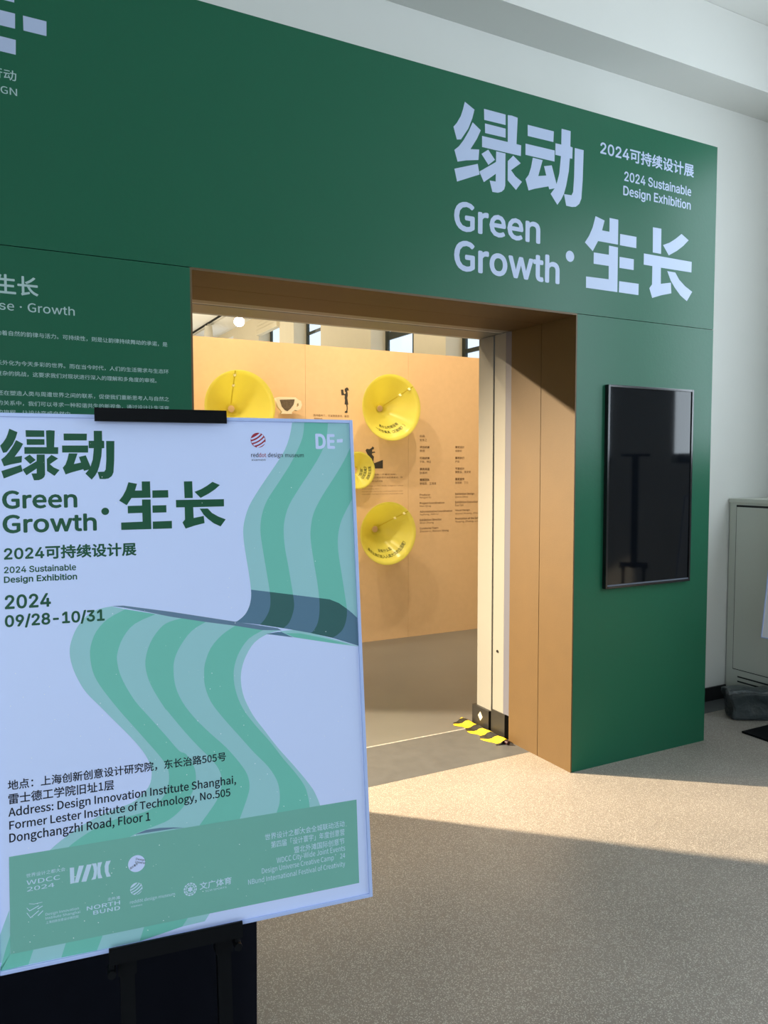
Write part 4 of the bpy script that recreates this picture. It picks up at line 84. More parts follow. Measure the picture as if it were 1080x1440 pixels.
GLYPHS = {
 'A': {
  '-': (453, ['337 244 337 188 114 188 114 244']),
  '/': (249, ['235 533 71 -76 14 -76 178 533']),
  '0': (453, ['227 -7 174 1 130 24 95 62 69 113 53 178 48 254 53 330 69 395 95 447 130 484 174 508 227 516 279 508 323 484 358 447 384 395 400 330 405 254 400 178 384 113 359 62 323 24 279 1', '227 50 261 56 290 74 313 103 330 144 340 194 344 254 340 314 330 365 313 405 290 435 261 453 227 460 192 453 163 435 140 405 123 365 113 314 109 254 113 194 123 144 140 103 163 74 192 56']),
  '1': (453, ['76 0 76 55 391 55 391 0', '276 509 276 0 212 0 212 448 209 448 86 358 86 427 198 509']),
  '2': (453, ['64 0 64 47 234 229 282 282 311 327 318 348 320 371 317 397 308 419 293 436 273 449 250 457 224 460 196 457 172 447 153 433 139 413 130 390 127 362 66 362 71 405 86 442 111 473 143 496 182 511 225 516 268 511 306 497 337 474 361 445 376 411 381 372 378 345 371 318 357 290 336 259 267 180 153 60 153 57 389 57 389 0']),
  '3': (453, ['218 -7 173 -3 133 10 98 30 70 57 52 91 44 132 109 132 115 107 126 87 144 71 165 59 191 52 219 50 248 53 275 61 297 74 315 93 325 116 329 145 326 172 316 196 299 217 275 234 242 244 201 248 157 248 157 299 288 448 288 452 70 452 70 509 372 509 372 461 211 278 211 289 264 288 308 276 344 253 371 222 387 186 393 145 387 103 370 66 344 36 309 12 266 -2']),
  '4': (453, ['40 105 40 158 247 509 311 509 109 166 109 163 413 163 413 105', '282 0 282 121 282 146 282 318 343 318 343 0']),
  '8': (453, ['226 -7 178 -2 136 11 101 33 74 62 57 96 52 135 55 166 65 195 81 220 101 241 125 256 153 265 153 267 119 282 93 308 76 342 70 380 75 417 90 450 114 477 146 498 184 511 226 516 269 511 306 498 337 477 361 450 377 417 382 380 376 342 359 308 333 282 300 267 300 265 327 256 351 241 372 220 387 195 397 166 401 135 395 96 378 62 352 33 317 11 275 -2', '226 49 258 52 285 60 307 74 323 91 333 113 337 139 333 165 322 189 305 208 283 223 256 232 226 235 196 232 169 223 147 208 130 189 119 165 115 139 119 113 129 91 145 74 167 60 195 52', '226 290 252 292 274 300 293 313 307 330 316 351 319 376 316 399 308 420 294 437 275 449 252 457 226 460 200 457 177 449 159 437 145 420 136 399 133 376 136 351 145 330 159 313 178 300 201 292']),
  '9': (453, ['226 516 271 510 310 494 343 468 368 434 384 393 389 347 385 309 373 270 350 224 315 168 200 0 130 0 301 248 307 248 287 221 257 202 218 195 175 199 137 214 106 237 83 269 68 307 64 352 69 397 85 436 110 469 143 494 182 510', '226 460 199 457 174 446 154 429 138 407 129 381 125 352 129 322 138 295 154 274 174 257 199 247 226 243 254 247 279 257 299 273 314 295 324 321 327 350 324 381 314 407 299 429 279 446 254 457']),
  'B': (456, ['60 0 60 509 241 509 289 504 329 491 359 469 381 442 394 410 398 374 395 344 387 320 373 301 356 286 315 267 315 262 339 257 363 245 385 227 402 203 414 173 418 136 413 100 400 67 377 39 344 18 301 4 247 0', '125 57 245 57 296 63 330 80 349 105 355 137 352 161 342 184 327 203 306 218 279 228 248 231 125 231', '125 285 238 285 265 288 288 296 308 309 323 326 333 348 336 372 330 403 313 429 283 446 240 452 125 452']),
  'C': (510, ['267 -7 205 1 150 25 104 63 70 115 48 179 40 254 48 329 70 393 104 445 150 484 205 508 267 516 305 513 340 504 373 490 402 471 427 447 448 418 463 385 473 348 408 348 401 373 389 395 357 428 315 449 267 456 223 450 184 432 150 403 125 364 109 314 103 254 109 194 125 145 151 105 184 76 223 59 267 53 315 60 357 81 389 114 408 160 473 160 463 124 448 91 428 62 402 38 373 19 341 5 305 -4']),
  'D': (502, ['219 0 96 0 96 57 215 57 272 63 318 81 354 110 379 149 394 198 399 255 394 312 379 361 354 399 320 428 275 446 221 452 93 452 93 509 225 509 294 501 353 478 399 441 433 391 455 329 462 255 455 181 433 119 398 68 351 31 291 8', '125 509 125 0 60 0 60 509']),
  'E': (418, ['60 0 60 509 372 509 372 452 125 452 125 286 355 286 355 229 125 229 125 57 375 57 375 0']),
  'G': (520, ['269 -7 205 1 149 25 104 64 69 116 47 179 40 254 47 329 69 393 103 445 149 484 203 508 265 516 304 513 340 504 374 489 403 469 429 445 449 416 465 384 474 349 408 349 387 393 356 427 315 448 265 456 222 450 183 432 150 404 125 364 109 314 103 254 109 194 125 145 151 105 184 76 224 59 269 53 309 57 345 71 374 93 396 123 410 160 415 202 434 199 283 199 283 256 478 256 478 200 471 141 451 91 419 50 377 19 326 0']),
  'H': (517, ['60 0 60 509 125 509 125 289 392 289 392 509 457 509 457 0 392 0 392 232 125 232 125 0']),
  'N': (523, ['60 0 60 509 136 509 343 183 363 151 388 107 414 55 405 54 401 108 399 157 399 195 399 509 463 509 463 0 387 0 202 290 177 331 148 381 108 452 119 454 122 384 124 328 125 291 125 0']),
  'O': (533, ['267 -7 205 1 150 25 105 63 70 115 48 179 40 254 48 329 70 393 105 445 150 484 205 508 267 516 329 508 384 484 429 445 464 393 486 329 493 254 486 179 464 115 429 63 384 25 329 1', '267 53 310 59 349 76 383 105 408 144 425 194 430 254 425 314 408 365 383 404 349 433 310 450 267 456 223 450 184 433 151 404 125 364 109 314 103 254 109 194 125 144 151 105 184 76 223 59']),
  'R': (449, ['60 0 60 509 236 509 290 504 333 489 367 465 390 433 405 395 409 352 405 309 390 271 367 240 333 217 289 203 236 198 96 198 96 255 234 255 269 258 298 267 319 281 334 300 342 324 345 352 342 380 334 405 319 425 298 440 269 449 233 452 125 452 125 0', '353 0 230 229 303 229 428 0']),
  'S': (446, ['224 -9 172 -4 128 9 91 31 64 60 46 96 38 137 104 137 110 110 123 88 142 71 166 59 194 52 224 49 257 52 286 60 311 74 329 92 341 114 346 139 342 161 332 179 316 193 296 205 245 222 184 239 128 260 86 289 60 326 52 372 58 413 75 448 102 476 138 498 180 511 227 516 275 511 316 498 351 476 377 449 394 415 401 378 337 378 326 412 302 437 267 453 225 459 194 456 167 448 145 435 129 418 118 398 115 376 119 352 131 334 148 319 169 308 212 293 264 279 312 264 359 238 379 220 395 198 405 171 408 139 403 99 386 64 360 34 323 11 278 -4']),
  'T': (448, ['32 452 32 509 417 509 417 452 257 452 257 0 193 0 193 452']),
  'U': (517, ['259 -8 203 -2 154 15 114 43 85 80 66 124 60 173 60 509 124 509 124 178 128 144 141 113 160 87 187 68 220 56 259 52 298 56 331 68 357 87 377 113 389 144 393 178 393 509 457 509 457 173 451 124 433 80 403 43 363 15 315 -2']),
  'W': (686, ['155 0 16 509 82 509 163 196 175 145 187 94 197 40 189 40 200 94 211 145 224 196 306 509 380 509 462 196 474 145 486 94 497 40 488 40 499 94 510 145 523 196 603 509 670 509 530 0 455 0 368 323 351 391 336 475 350 475 335 395 318 323 230 0']),
  'a': (389, ['160 -9 126 -5 94 5 68 22 48 45 35 73 30 108 34 138 43 161 58 179 78 193 125 211 178 220 234 227 265 235 273 243 276 255 276 257 273 279 267 297 256 311 240 322 220 329 196 331 171 329 149 322 118 301 100 274 41 291 57 322 79 346 104 364 133 375 163 382 194 384 239 379 286 360 306 343 322 320 333 290 337 251 337 0 277 0 277 52 272 52 252 25 215 1 190 -6', '170 45 202 49 228 59 248 74 263 93 272 115 276 138 276 190 259 182 231 176 200 171 175 168 134 159 117 150 103 139 95 124 92 105 94 87 102 72 114 61 130 52']),
  'b': (424, ['229 -8 198 -5 172 4 138 31 118 59 112 59 112 0 53 0 53 509 114 509 114 319 118 319 137 346 171 373 197 381 229 384 274 378 313 361 345 332 370 293 385 245 390 189 385 133 370 84 346 45 313 16 274 -2', '220 47 253 51 279 66 301 88 316 117 325 151 328 189 325 227 316 261 301 290 280 311 253 325 220 330 188 325 161 312 140 291 125 263 116 229 113 189 116 150 125 115 140 86 162 65 188 51']),
  'e': (404, ['212 -8 161 -2 117 16 82 46 56 85 40 132 34 187 39 242 55 290 81 329 115 359 157 378 205 384 236 382 266 374 294 361 319 341 341 315 357 282 368 242 371 194 371 169 75 169 75 221 338 221 310 202 307 237 298 269 283 294 263 314 237 326 205 330 173 326 146 313 125 294 109 270 99 241 96 211 96 178 100 139 110 106 128 80 151 61 179 50 212 46 254 53 285 73 306 105 365 91 353 63 335 39 311 19 283 4 249 -5']),
  'g': (425, ['207 -151 168 -148 134 -140 105 -127 82 -110 64 -91 51 -69 101 -41 122 -66 154 -88 178 -95 207 -97 249 -92 282 -75 304 -47 311 -6 311 68 306 68 287 41 252 16 227 8 195 5 152 10 113 27 80 53 55 90 39 136 34 191 39 246 55 293 80 332 112 361 152 378 196 384 228 382 253 373 288 346 308 319 313 319 313 379 372 379 372 -9 367 -54 350 -90 324 -117 291 -136 251 -147', '205 59 237 63 264 75 285 95 300 121 309 154 312 193 309 231 300 264 285 291 264 312 237 325 205 330 172 325 145 312 124 290 109 262 99 229 96 193 99 155 109 123 124 96 145 76 172 63']),
  'h': (410, ['114 227 114 0 53 0 53 509 114 509 114 287 102 287 124 332 152 362 187 379 227 384 264 380 295 369 321 349 341 321 353 285 357 240 357 0 296 0 296 235 290 275 273 304 246 323 210 329 184 326 161 317 141 303 126 283 117 257']),
  'i': (166, ['53 0 53 379 114 379 114 0', '84 443 67 446 54 455 44 468 41 483 44 499 54 512 67 521 84 524 100 521 114 512 123 499 126 483 123 468 114 455 100 446']),
  'l': (189, ['139 -2 101 3 74 20 58 47 53 84 53 509 114 509 114 99 115 77 120 62 130 54 146 52 160 53 170 54 181 3 162 -1']),
  'n': (410, ['114 227 114 0 53 0 53 379 112 379 112 287 102 287 124 332 152 362 187 379 227 384 264 380 295 369 321 349 341 321 353 285 357 240 357 0 296 0 296 235 290 275 273 304 246 323 210 329 184 326 161 317 141 303 126 283 117 257']),
  'o': (415, ['207 -8 159 -2 117 16 82 46 56 85 40 133 34 187 40 243 56 291 82 330 117 360 159 378 207 384 256 378 299 360 333 330 359 291 376 243 381 187 376 133 359 85 333 46 299 16 256 -2', '207 46 242 51 270 66 292 89 307 117 316 151 319 187 316 224 307 258 292 287 270 310 242 325 207 330 173 325 145 310 124 287 108 258 99 224 96 187 99 151 108 117 124 89 145 66 173 51']),
  'r': (259, ['53 0 53 379 112 379 112 321 115 321 130 347 152 367 181 380 213 385 229 384 243 384 243 322 230 324 207 326 182 323 159 315 140 301 126 284 117 262 114 237 114 0']),
  's': (365, ['182 -8 145 -5 112 3 84 18 62 38 45 63 36 94 94 107 105 79 124 60 150 49 181 45 217 50 244 62 262 81 268 103 265 121 254 136 237 147 212 155 149 170 104 186 72 208 53 237 47 274 51 305 65 332 87 354 115 370 149 381 187 384 223 381 254 372 279 358 299 339 314 316 324 290 268 277 258 298 243 316 219 328 187 333 156 329 131 317 114 299 109 277 112 258 124 243 144 232 172 223 229 209 275 194 306 171 325 142 331 107 326 75 312 47 290 24 260 6 223 -5']),
  't': (227, ['204 379 204 327 6 327 6 379', '65 471 126 471 126 98 128 76 136 61 150 53 170 50 185 51 202 54 213 2 192 -3 168 -4 125 2 92 21 72 52 65 93']),
  'u': (410, ['182 -5 146 -1 115 11 89 31 69 59 57 95 53 139 53 379 114 379 114 144 119 105 137 75 164 56 200 50 226 53 249 62 268 77 283 97 293 122 296 153 296 379 357 379 357 0 298 0 298 92 307 92 286 47 257 17 222 0']),
  'w': (567, ['138 0 23 379 87 379 133 214 154 137 175 41 165 41 186 135 206 214 252 379 316 379 362 214 382 136 402 41 391 41 413 135 434 214 480 379 545 379 429 0 368 0 319 172 305 225 291 280 277 338 291 338 277 280 263 225 248 172 199 0']),
  'x': (378, ['21 0 171 218 171 171 29 379 100 379 147 306 179 253 207 206 175 206 202 253 233 306 282 379 352 379 209 169 209 214 358 0 287 0 231 85 200 136 173 182 205 182 178 136 148 85 91 0']),
  '·': (196, ['98 196 81 200 66 210 56 224 52 242 56 259 66 274 81 284 98 287 116 284 130 274 140 259 144 242 140 224 130 210 116 200']),
  ' ': (187, []),
 },
 'B': {
  ',': (97, ['26 -67 54 -49 71 -24 77 7 70 34 50 44 33 38 26 22 33 5 50 -1 54 0 44 -28 19 -48']),
  '-': (121, ['16 86 106 86 106 110 16 110']),
  '.': (97, ['49 -5 65 2 72 20 65 37 49 44 32 37 26 20 32 2']),
  '/': (137, ['4 -63 27 -63 132 278 109 278']),
  '0': (194, ['97 -5 140 10 167 55 177 129 167 203 140 247 97 261 55 247 27 203 18 129 27 55 55 10', '97 21 72 33 55 68 48 129 55 190 72 225 97 236 123 225 140 190 146 129 140 68 123 33']),
  '1': (194, ['31 0 172 0 172 27 120 27 120 257 96 257 72 246 42 238 42 218 88 218 88 27 31 27']),
  '2': (194, ['15 0 177 0 177 28 106 28 64 25 117 81 152 134 165 186 155 226 129 252 90 261 47 251 14 224 33 206 57 227 86 235 112 229 128 211 133 185 120 138 82 83 15 19']),
  '3': (194, ['92 -5 134 4 163 29 175 69 167 100 148 121 120 134 120 136 144 149 160 169 166 197 156 232 130 254 91 261 52 253 20 231 37 210 61 228 90 235 113 230 128 216 133 195 127 170 104 152 62 146 62 121 109 115 135 97 142 70 135 44 117 28 90 22 53 31 27 51 10 31 42 6']),
  '4': (194, ['119 0 149 0 149 71 183 71 183 96 149 96 149 257 114 257 7 92 7 71 119 71', '119 96 40 96 99 184 119 222 121 222 119 175']),
  '5': (194, ['92 -5 133 6 164 36 176 83 165 130 137 157 98 165 78 163 60 155 67 229 163 229 163 257 39 257 30 137 47 126 68 137 90 141 118 134 137 114 143 83 136 50 116 29 89 22 51 31 26 50 9 29 42 6']),
  '8': (194, ['98 -5 140 4 168 28 178 62 172 92 156 114 135 129 135 131 158 156 169 193 161 228 136 252 99 261 63 252 38 230 28 195 39 161 63 136 63 135 40 118 23 95 16 64 27 28 56 4', '116 139 87 152 66 170 57 195 69 225 98 237 122 231 137 214 142 191 135 164', '98 19 71 25 52 42 44 67 54 100 80 125 114 110 138 91 148 63 142 40 124 25']),
  '9': (194, ['82 -5 110 0 136 16 156 44 170 84 175 139 164 207 133 248 89 261 52 251 26 222 15 178 24 133 49 106 86 97 118 106 145 129 135 66 112 32 81 22 57 27 38 42 20 22 46 3', '145 155 118 129 91 121 66 128 51 148 46 178 51 209 67 229 89 236 117 227 136 200']),
  ':': (97, ['49 137 65 143 72 161 65 179 49 186 32 179 26 161 32 143', '49 -5 65 2 72 20 65 37 49 44 32 37 26 20 32 2']),
  'A': (213, ['1 0 34 0 59 78 153 78 177 0 211 0 124 257 88 257', '67 104 79 144 105 230 106 230 132 144 145 104']),
  'B': (230, ['35 0 117 0 168 8 202 33 214 75 208 105 189 126 162 137 162 138 190 159 200 194 188 230 157 250 111 257 35 257', '68 148 68 231 107 231 141 227 161 214 168 190 161 167 141 153 106 148', '68 26 68 123 112 123 151 118 174 102 182 76 174 48 150 31 112 26']),
  'C': (223, ['132 -5 176 5 211 32 193 53 166 32 133 24 91 37 63 73 54 129 64 185 92 220 134 233 164 226 187 209 204 230 175 252 134 261 97 255 66 238 42 211 26 174 20 128 26 82 41 45 65 18 96 1']),
  'D': (241, ['35 0 101 0 143 6 176 22 200 49 215 85 220 129 215 174 200 209 176 235 142 251 99 257 35 257', '68 27 68 230 97 230 147 219 177 184 187 129 177 74 147 39 97 27']),
  'E': (206, ['35 0 187 0 187 28 68 28 68 121 165 121 165 149 68 149 68 229 183 229 183 257 35 257']),
  'F': (193, ['35 0 68 0 68 115 166 115 166 143 68 143 68 229 183 229 183 257 35 257']),
  'G': (241, ['136 -5 182 4 215 25 215 133 131 133 131 106 186 106 186 39 165 28 139 24 93 37 64 73 54 129 64 185 94 220 139 233 171 226 194 209 212 230 183 251 138 261 100 255 67 238 42 211 26 174 20 128 26 82 42 45 66 18 98 1']),
  'H': (255, ['35 0 68 0 68 121 187 121 187 0 220 0 220 257 187 257 187 149 68 149 68 257 35 257']),
  'I': (102, ['35 0 68 0 68 257 35 257']),
  'J': (187, ['83 -5 124 6 147 35 154 75 154 257 121 257 121 78 117 47 103 29 80 24 55 31 35 53 12 36 41 6']),
  'L': (190, ['35 0 180 0 180 28 68 28 68 257 35 257']),
  'M': (284, ['35 0 64 0 64 142 60 218 62 218 82 159 131 26 153 26 201 159 222 218 223 218 219 142 219 0 249 0 249 257 210 257 161 119 143 66 142 66 123 119 74 257 35 257']),
  'N': (253, ['35 0 66 0 66 135 62 215 63 215 91 162 185 0 218 0 218 257 187 257 187 123 192 42 190 42 162 95 68 257 35 257']),
  'O': (260, ['130 -5 166 1 196 19 219 47 234 84 239 129 234 175 219 211 196 238 166 255 130 261 94 255 63 238 40 211 26 175 20 129 26 84 40 47 63 19 94 1', '130 24 90 37 63 73 54 129 63 185 90 220 130 233 170 220 197 185 206 129 197 73 170 37']),
  'P': (222, ['35 0 68 0 68 102 110 102 160 111 192 137 204 181 192 226 159 250 109 257 35 257', '68 129 68 230 104 230 142 226 165 211 172 181 165 151 143 134 106 129']),
  'Q': (260, ['130 22 90 36 63 72 54 129 63 185 90 220 130 233 170 220 197 185 206 129 197 72 170 36', '208 -64 245 -58 239 -34 212 -37 174 -29 149 -3 196 19 228 64 239 129 234 175 219 211 196 238 166 255 130 261 94 255 63 238 40 211 26 175 20 129 32 63 65 18 114 -4 134 -35 166 -56']),
  'R': (222, ['68 135 68 230 111 230 145 226 166 212 173 185 166 157 145 140 111 135', '176 0 213 0 147 112 178 126 198 150 205 185 194 227 162 250 116 257 35 257 35 0 68 0 68 109 114 109']),
  'S': (209, ['106 -5 153 5 183 31 194 68 187 100 168 122 141 137 104 153 75 168 62 196 68 215 84 228 110 233 142 226 168 209 185 230 152 252 110 261 68 252 39 228 29 193 37 162 57 141 81 127 118 111 140 101 155 87 161 65 154 44 136 29 107 24 68 33 36 56 17 33 56 6']),
  'T': (210, ['89 0 121 0 121 229 199 229 199 257 11 257 11 229 89 229']),
  'U': (252, ['126 -5 156 -1 181 11 201 31 214 63 218 106 218 257 187 257 187 105 179 57 157 31 126 24 96 31 75 57 67 105 67 257 34 257 34 106 39 63 52 31 71 11 97 -1']),
  'V': (201, ['82 0 120 0 201 257 168 257 127 118 102 33 101 33 76 118 34 257 0 257']),
  'W': (307, ['63 0 102 0 140 155 153 213 154 213 167 155 206 0 245 0 298 257 267 257 239 117 225 34 223 34 205 117 169 257 140 257 104 117 86 34 85 34 69 117 42 257 9 257']),
  'X': (201, ['6 0 40 0 77 69 98 111 99 111 121 69 159 0 195 0 120 131 190 257 156 257 121 191 103 153 102 153 82 191 47 257 11 257 81 133']),
  'Y': (186, ['77 0 109 0 109 99 186 257 153 257 120 184 94 128 92 128 67 184 34 257 0 257 77 99']),
  'Z': (211, ['18 0 195 0 195 28 57 28 193 237 193 257 30 257 30 229 153 229 18 20']),
  'a': (197, ['76 -5 109 3 139 23 140 23 143 0 169 0 169 117 162 158 141 185 103 195 61 187 29 170 41 148 67 162 98 168 122 161 134 144 137 120 71 107 33 84 21 49 28 20 47 2', '85 21 61 28 51 51 59 73 87 89 137 99 137 46 111 28']),
  'b': (216, ['116 -5 157 8 187 42 199 98 190 149 164 183 123 195 92 187 63 168 64 202 64 279 32 279 32 0 58 0 61 20 62 20 89 2', '111 22 89 27 64 42 64 142 90 161 115 168 144 159 160 135 165 98 158 57 139 31']),
  'c': (178, ['107 -5 140 2 169 19 155 41 134 28 110 22 79 31 59 57 51 95 59 133 80 159 111 168 131 164 149 152 165 173 142 188 110 195 64 183 31 149 18 95 30 41 62 7']),
  'd': (217, ['97 -5 129 3 155 22 156 22 159 0 185 0 185 279 153 279 153 206 154 173 130 189 101 195 60 183 30 148 19 95 28 41 55 7', '104 22 76 31 58 56 51 95 59 133 79 159 106 168 130 163 153 148 153 48 129 29']),
  'e': (194, ['109 -5 144 1 172 15 160 36 138 25 113 21 81 29 59 52 50 88 178 88 179 106 170 153 145 184 103 195 62 183 31 148 18 95 31 41 63 7', '49 110 59 142 79 163 104 169 129 163 146 143 151 110']),
  'f': (114, ['12 164 37 164 37 0 69 0 69 164 110 164 110 190 69 190 69 220 76 248 96 258 118 252 125 277 93 283 62 276 43 254 37 221 37 190 12 188']),
  'g': (197, ['96 -88 147 -78 181 -54 193 -22 185 4 163 19 126 23 89 23 63 29 56 44 59 57 68 67 96 60 131 68 156 91 166 126 161 149 150 166 189 166 189 190 123 190 96 195 61 187 35 163 25 127 33 97 50 76 50 75 35 60 29 39 34 20 46 8 46 6 25 -13 18 -37 28 -64 55 -82', '96 82 76 87 61 103 56 127 61 151 76 166 96 172 117 166 131 151 137 127 131 103 116 87', '101 -65 60 -56 46 -32 50 -16 65 0 90 -3 123 -3 151 -8 161 -27 154 -46 133 -60']),
  'h': (212, ['32 0 64 0 64 138 90 160 116 167 137 162 149 145 152 116 152 0 184 0 184 120 178 161 159 186 126 195 91 186 63 163 64 202 64 279 32 279']),
  'i': (96, ['32 0 64 0 64 190 32 190', '48 229 64 235 70 251 64 266 48 271 33 266 27 251 33 235']),
  'j': (96, ['12 -85 43 -77 59 -55 64 -22 64 190 33 190 33 -22 28 -49 9 -59 -9 -56 -15 -80', '48 229 64 235 70 251 64 266 48 271 33 266 27 251 33 235']),
  'k': (193, ['32 0 64 0 64 50 99 92 155 0 190 0 118 113 181 190 146 190 65 90 64 90 64 279 32 279']),
  'l': (99, ['66 -5 84 -2 80 23 73 22 67 25 64 36 64 279 32 279 32 38 36 15 47 0']),
  'm': (324, ['32 0 64 0 64 138 89 160 112 167 132 162 144 145 147 116 147 0 179 0 179 138 204 160 227 167 247 162 259 145 263 116 263 0 294 0 294 120 288 161 269 186 237 195 204 185 174 159 156 185 121 195 90 186 62 162 62 162 58 190 32 190']),
  'n': (213, ['32 0 64 0 64 138 90 160 116 167 137 162 149 145 152 116 152 0 184 0 184 120 178 161 159 186 126 195 91 186 62 162 62 162 58 190 32 190']),
  'o': (212, ['106 -5 150 7 182 41 194 95 182 149 150 183 106 195 63 183 31 149 18 95 31 41 63 7', '106 22 77 31 58 57 51 95 58 133 77 159 106 168 135 159 154 133 161 95 154 57 135 31']),
  'p': (217, ['32 -80 64 -80 64 -16 63 18 90 1 116 -5 157 8 187 42 199 98 190 149 164 183 123 195 91 187 62 168 62 168 58 190 32 190', '111 22 89 27 64 42 64 142 91 161 115 168 144 159 160 135 165 98 158 57 139 31']),
  'q': (217, ['153 -80 185 -80 185 190 159 190 156 172 155 172 130 189 101 195 60 183 30 148 19 95 28 41 55 7 97 -5 128 3 154 22 153 -13', '104 22 76 31 58 56 51 95 59 133 79 159 106 168 130 163 153 148 153 48 129 29']),
  'r': (136, ['32 0 64 0 64 122 87 156 112 166 131 163 137 191 116 195 86 184 62 155 62 155 58 190 32 190']),
  's': (164, ['82 -5 120 3 143 24 151 52 142 81 120 98 93 110 65 122 52 143 61 162 88 170 111 165 131 153 146 173 120 189 87 195 52 188 29 168 22 141 30 115 51 97 77 86 107 72 120 50 111 29 83 20 53 27 27 43 11 22 43 3']),
  't': (132, ['92 -5 127 2 121 27 99 21 76 31 70 58 70 164 121 164 121 190 70 190 70 244 43 244 40 190 9 188 9 164 38 164 38 59 43 25 60 3']),
  'u': (212, ['88 -5 122 5 151 30 152 30 154 0 181 0 181 190 149 190 149 55 124 31 97 23 77 28 65 45 62 74 62 190 29 190 29 70 36 29 55 4']),
  'v': (182, ['73 0 111 0 178 190 146 190 110 82 93 26 91 26 74 82 38 190 5 190']),
  'w': (281, ['62 0 99 0 126 102 139 157 141 157 154 103 181 0 220 0 272 190 241 190 213 80 202 27 200 27 187 80 157 190 126 190 96 80 83 27 82 27 70 80 42 190 9 190']),
  'x': (174, ['5 0 39 0 64 44 84 78 85 78 106 44 134 0 169 0 106 96 164 190 131 190 107 148 91 117 89 117 70 148 45 190 10 190 68 99']),
  'y': (182, ['35 -82 68 -73 91 -50 106 -16 178 190 147 190 112 85 97 31 95 31 76 85 38 190 5 190 81 0 77 -15 60 -44 34 -56 19 -53 13 -78']),
  'z': (166, ['12 0 156 0 156 26 53 26 153 173 153 190 23 190 23 164 112 164 12 17']),
  '·': (350, ['175 170 149 159 138 133 149 107 175 96 201 107 212 133 201 159']),
  '’': (350, ['17 210 24 196 54 221 68 262 60 286 40 295 22 288 16 272 22 256 39 250 48 253 39 229']),
  ' ': (78, []),
 },
}

# ------------------------------------------------------------------ helpers
def mat(name, col, rough=0.6, metal=0.0, var=0.06, scale=6.0, bump=0.0, bscale=120.0, spec=0.5, coat=0.0):
    m = bpy.data.materials.new(name); m.use_nodes = True
    nt = m.node_tree; b = nt.nodes['Principled BSDF']
    b.inputs['Roughness'].default_value = rough; b.inputs['Metallic'].default_value = metal
    b.inputs['Specular IOR Level'].default_value = spec
    if coat: b.inputs['Coat Weight'].default_value = coat; b.inputs['Coat Roughness'].default_value = 0.25
    tc = nt.nodes.new('ShaderNodeTexCoord'); n = nt.nodes.new('ShaderNodeTexNoise')
    n.inputs['Scale'].default_value = scale; n.inputs['Detail'].default_value = 6
    nt.links.new(tc.outputs['Object'], n.inputs['Vector'])
    mx = nt.nodes.new('ShaderNodeMix'); mx.data_type = 'RGBA'
    nt.links.new(n.outputs['Fac'], mx.inputs['Factor'])
    mx.inputs['A'].default_value = (*[c * (1 - var) for c in col], 1); mx.inputs['B'].default_value = (*[min(1, c * (1 + var)) for c in col], 1)
    nt.links.new(mx.outputs['Result'], b.inputs['Base Color'])
    if bump:
        n2 = nt.nodes.new('ShaderNodeTexNoise'); n2.inputs['Scale'].default_value = bscale; n2.inputs['Detail'].default_value = 3
        nt.links.new(tc.outputs['Object'], n2.inputs['Vector'])
        bp = nt.nodes.new('ShaderNodeBump'); bp.inputs['Strength'].default_value = bump; bp.inputs['Distance'].default_value = 0.01
        nt.links.new(n2.outputs['Fac'], bp.inputs['Height']); nt.links.new(bp.outputs['Normal'], b.inputs['Normal'])
    return m
def speckle(m, scale, thr, col, amt=0.8, tint=None):
    """small pale chips of a size of their own over the base colour"""
    nt = m.node_tree; b = nt.nodes['Principled BSDF']; src = b.inputs['Base Color'].links[0].from_socket
    tc = nt.nodes.new('ShaderNodeTexCoord'); v = nt.nodes.new('ShaderNodeTexVoronoi'); v.inputs['Scale'].default_value = scale
    nt.links.new(tc.outputs['Object'], v.inputs['Vector'])
    lt = nt.nodes.new('ShaderNodeMath'); lt.operation = 'LESS_THAN'; lt.inputs[1].default_value = thr
    nt.links.new(v.outputs['Distance'], lt.inputs[0])
    sp = nt.nodes.new('ShaderNodeSeparateColor'); nt.links.new(v.outputs['Color'], sp.inputs[0])
    ml = nt.nodes.new('ShaderNodeMath'); ml.operation = 'MULTIPLY'; nt.links.new(lt.outputs[0], ml.inputs[0]); nt.links.new(sp.outputs[0], ml.inputs[1])
    m2 = nt.nodes.new('ShaderNodeMath'); m2.operation = 'MULTIPLY'; m2.inputs[1].default_value = amt; nt.links.new(ml.outputs[0], m2.inputs[0])
    mx = nt.nodes.new('ShaderNodeMix'); mx.data_type = 'RGBA'; mx.inputs['B'].default_value = (*col, 1)
    nt.links.new(m2.outputs[0], mx.inputs['Factor']); nt.links.new(src, mx.inputs['A']); nt.links.new(mx.outputs['Result'], b.inputs['Base Color'])
def emis(name, col, s):
    m = bpy.data.materials.new(name); m.use_nodes = True; b = m.node_tree.nodes['Principled BSDF']
    b.inputs['Emission Color'].default_value = (*col, 1); b.inputs['Emission Strength'].default_value = s; b.inputs['Base Color'].default_value = (*col, 1); return m

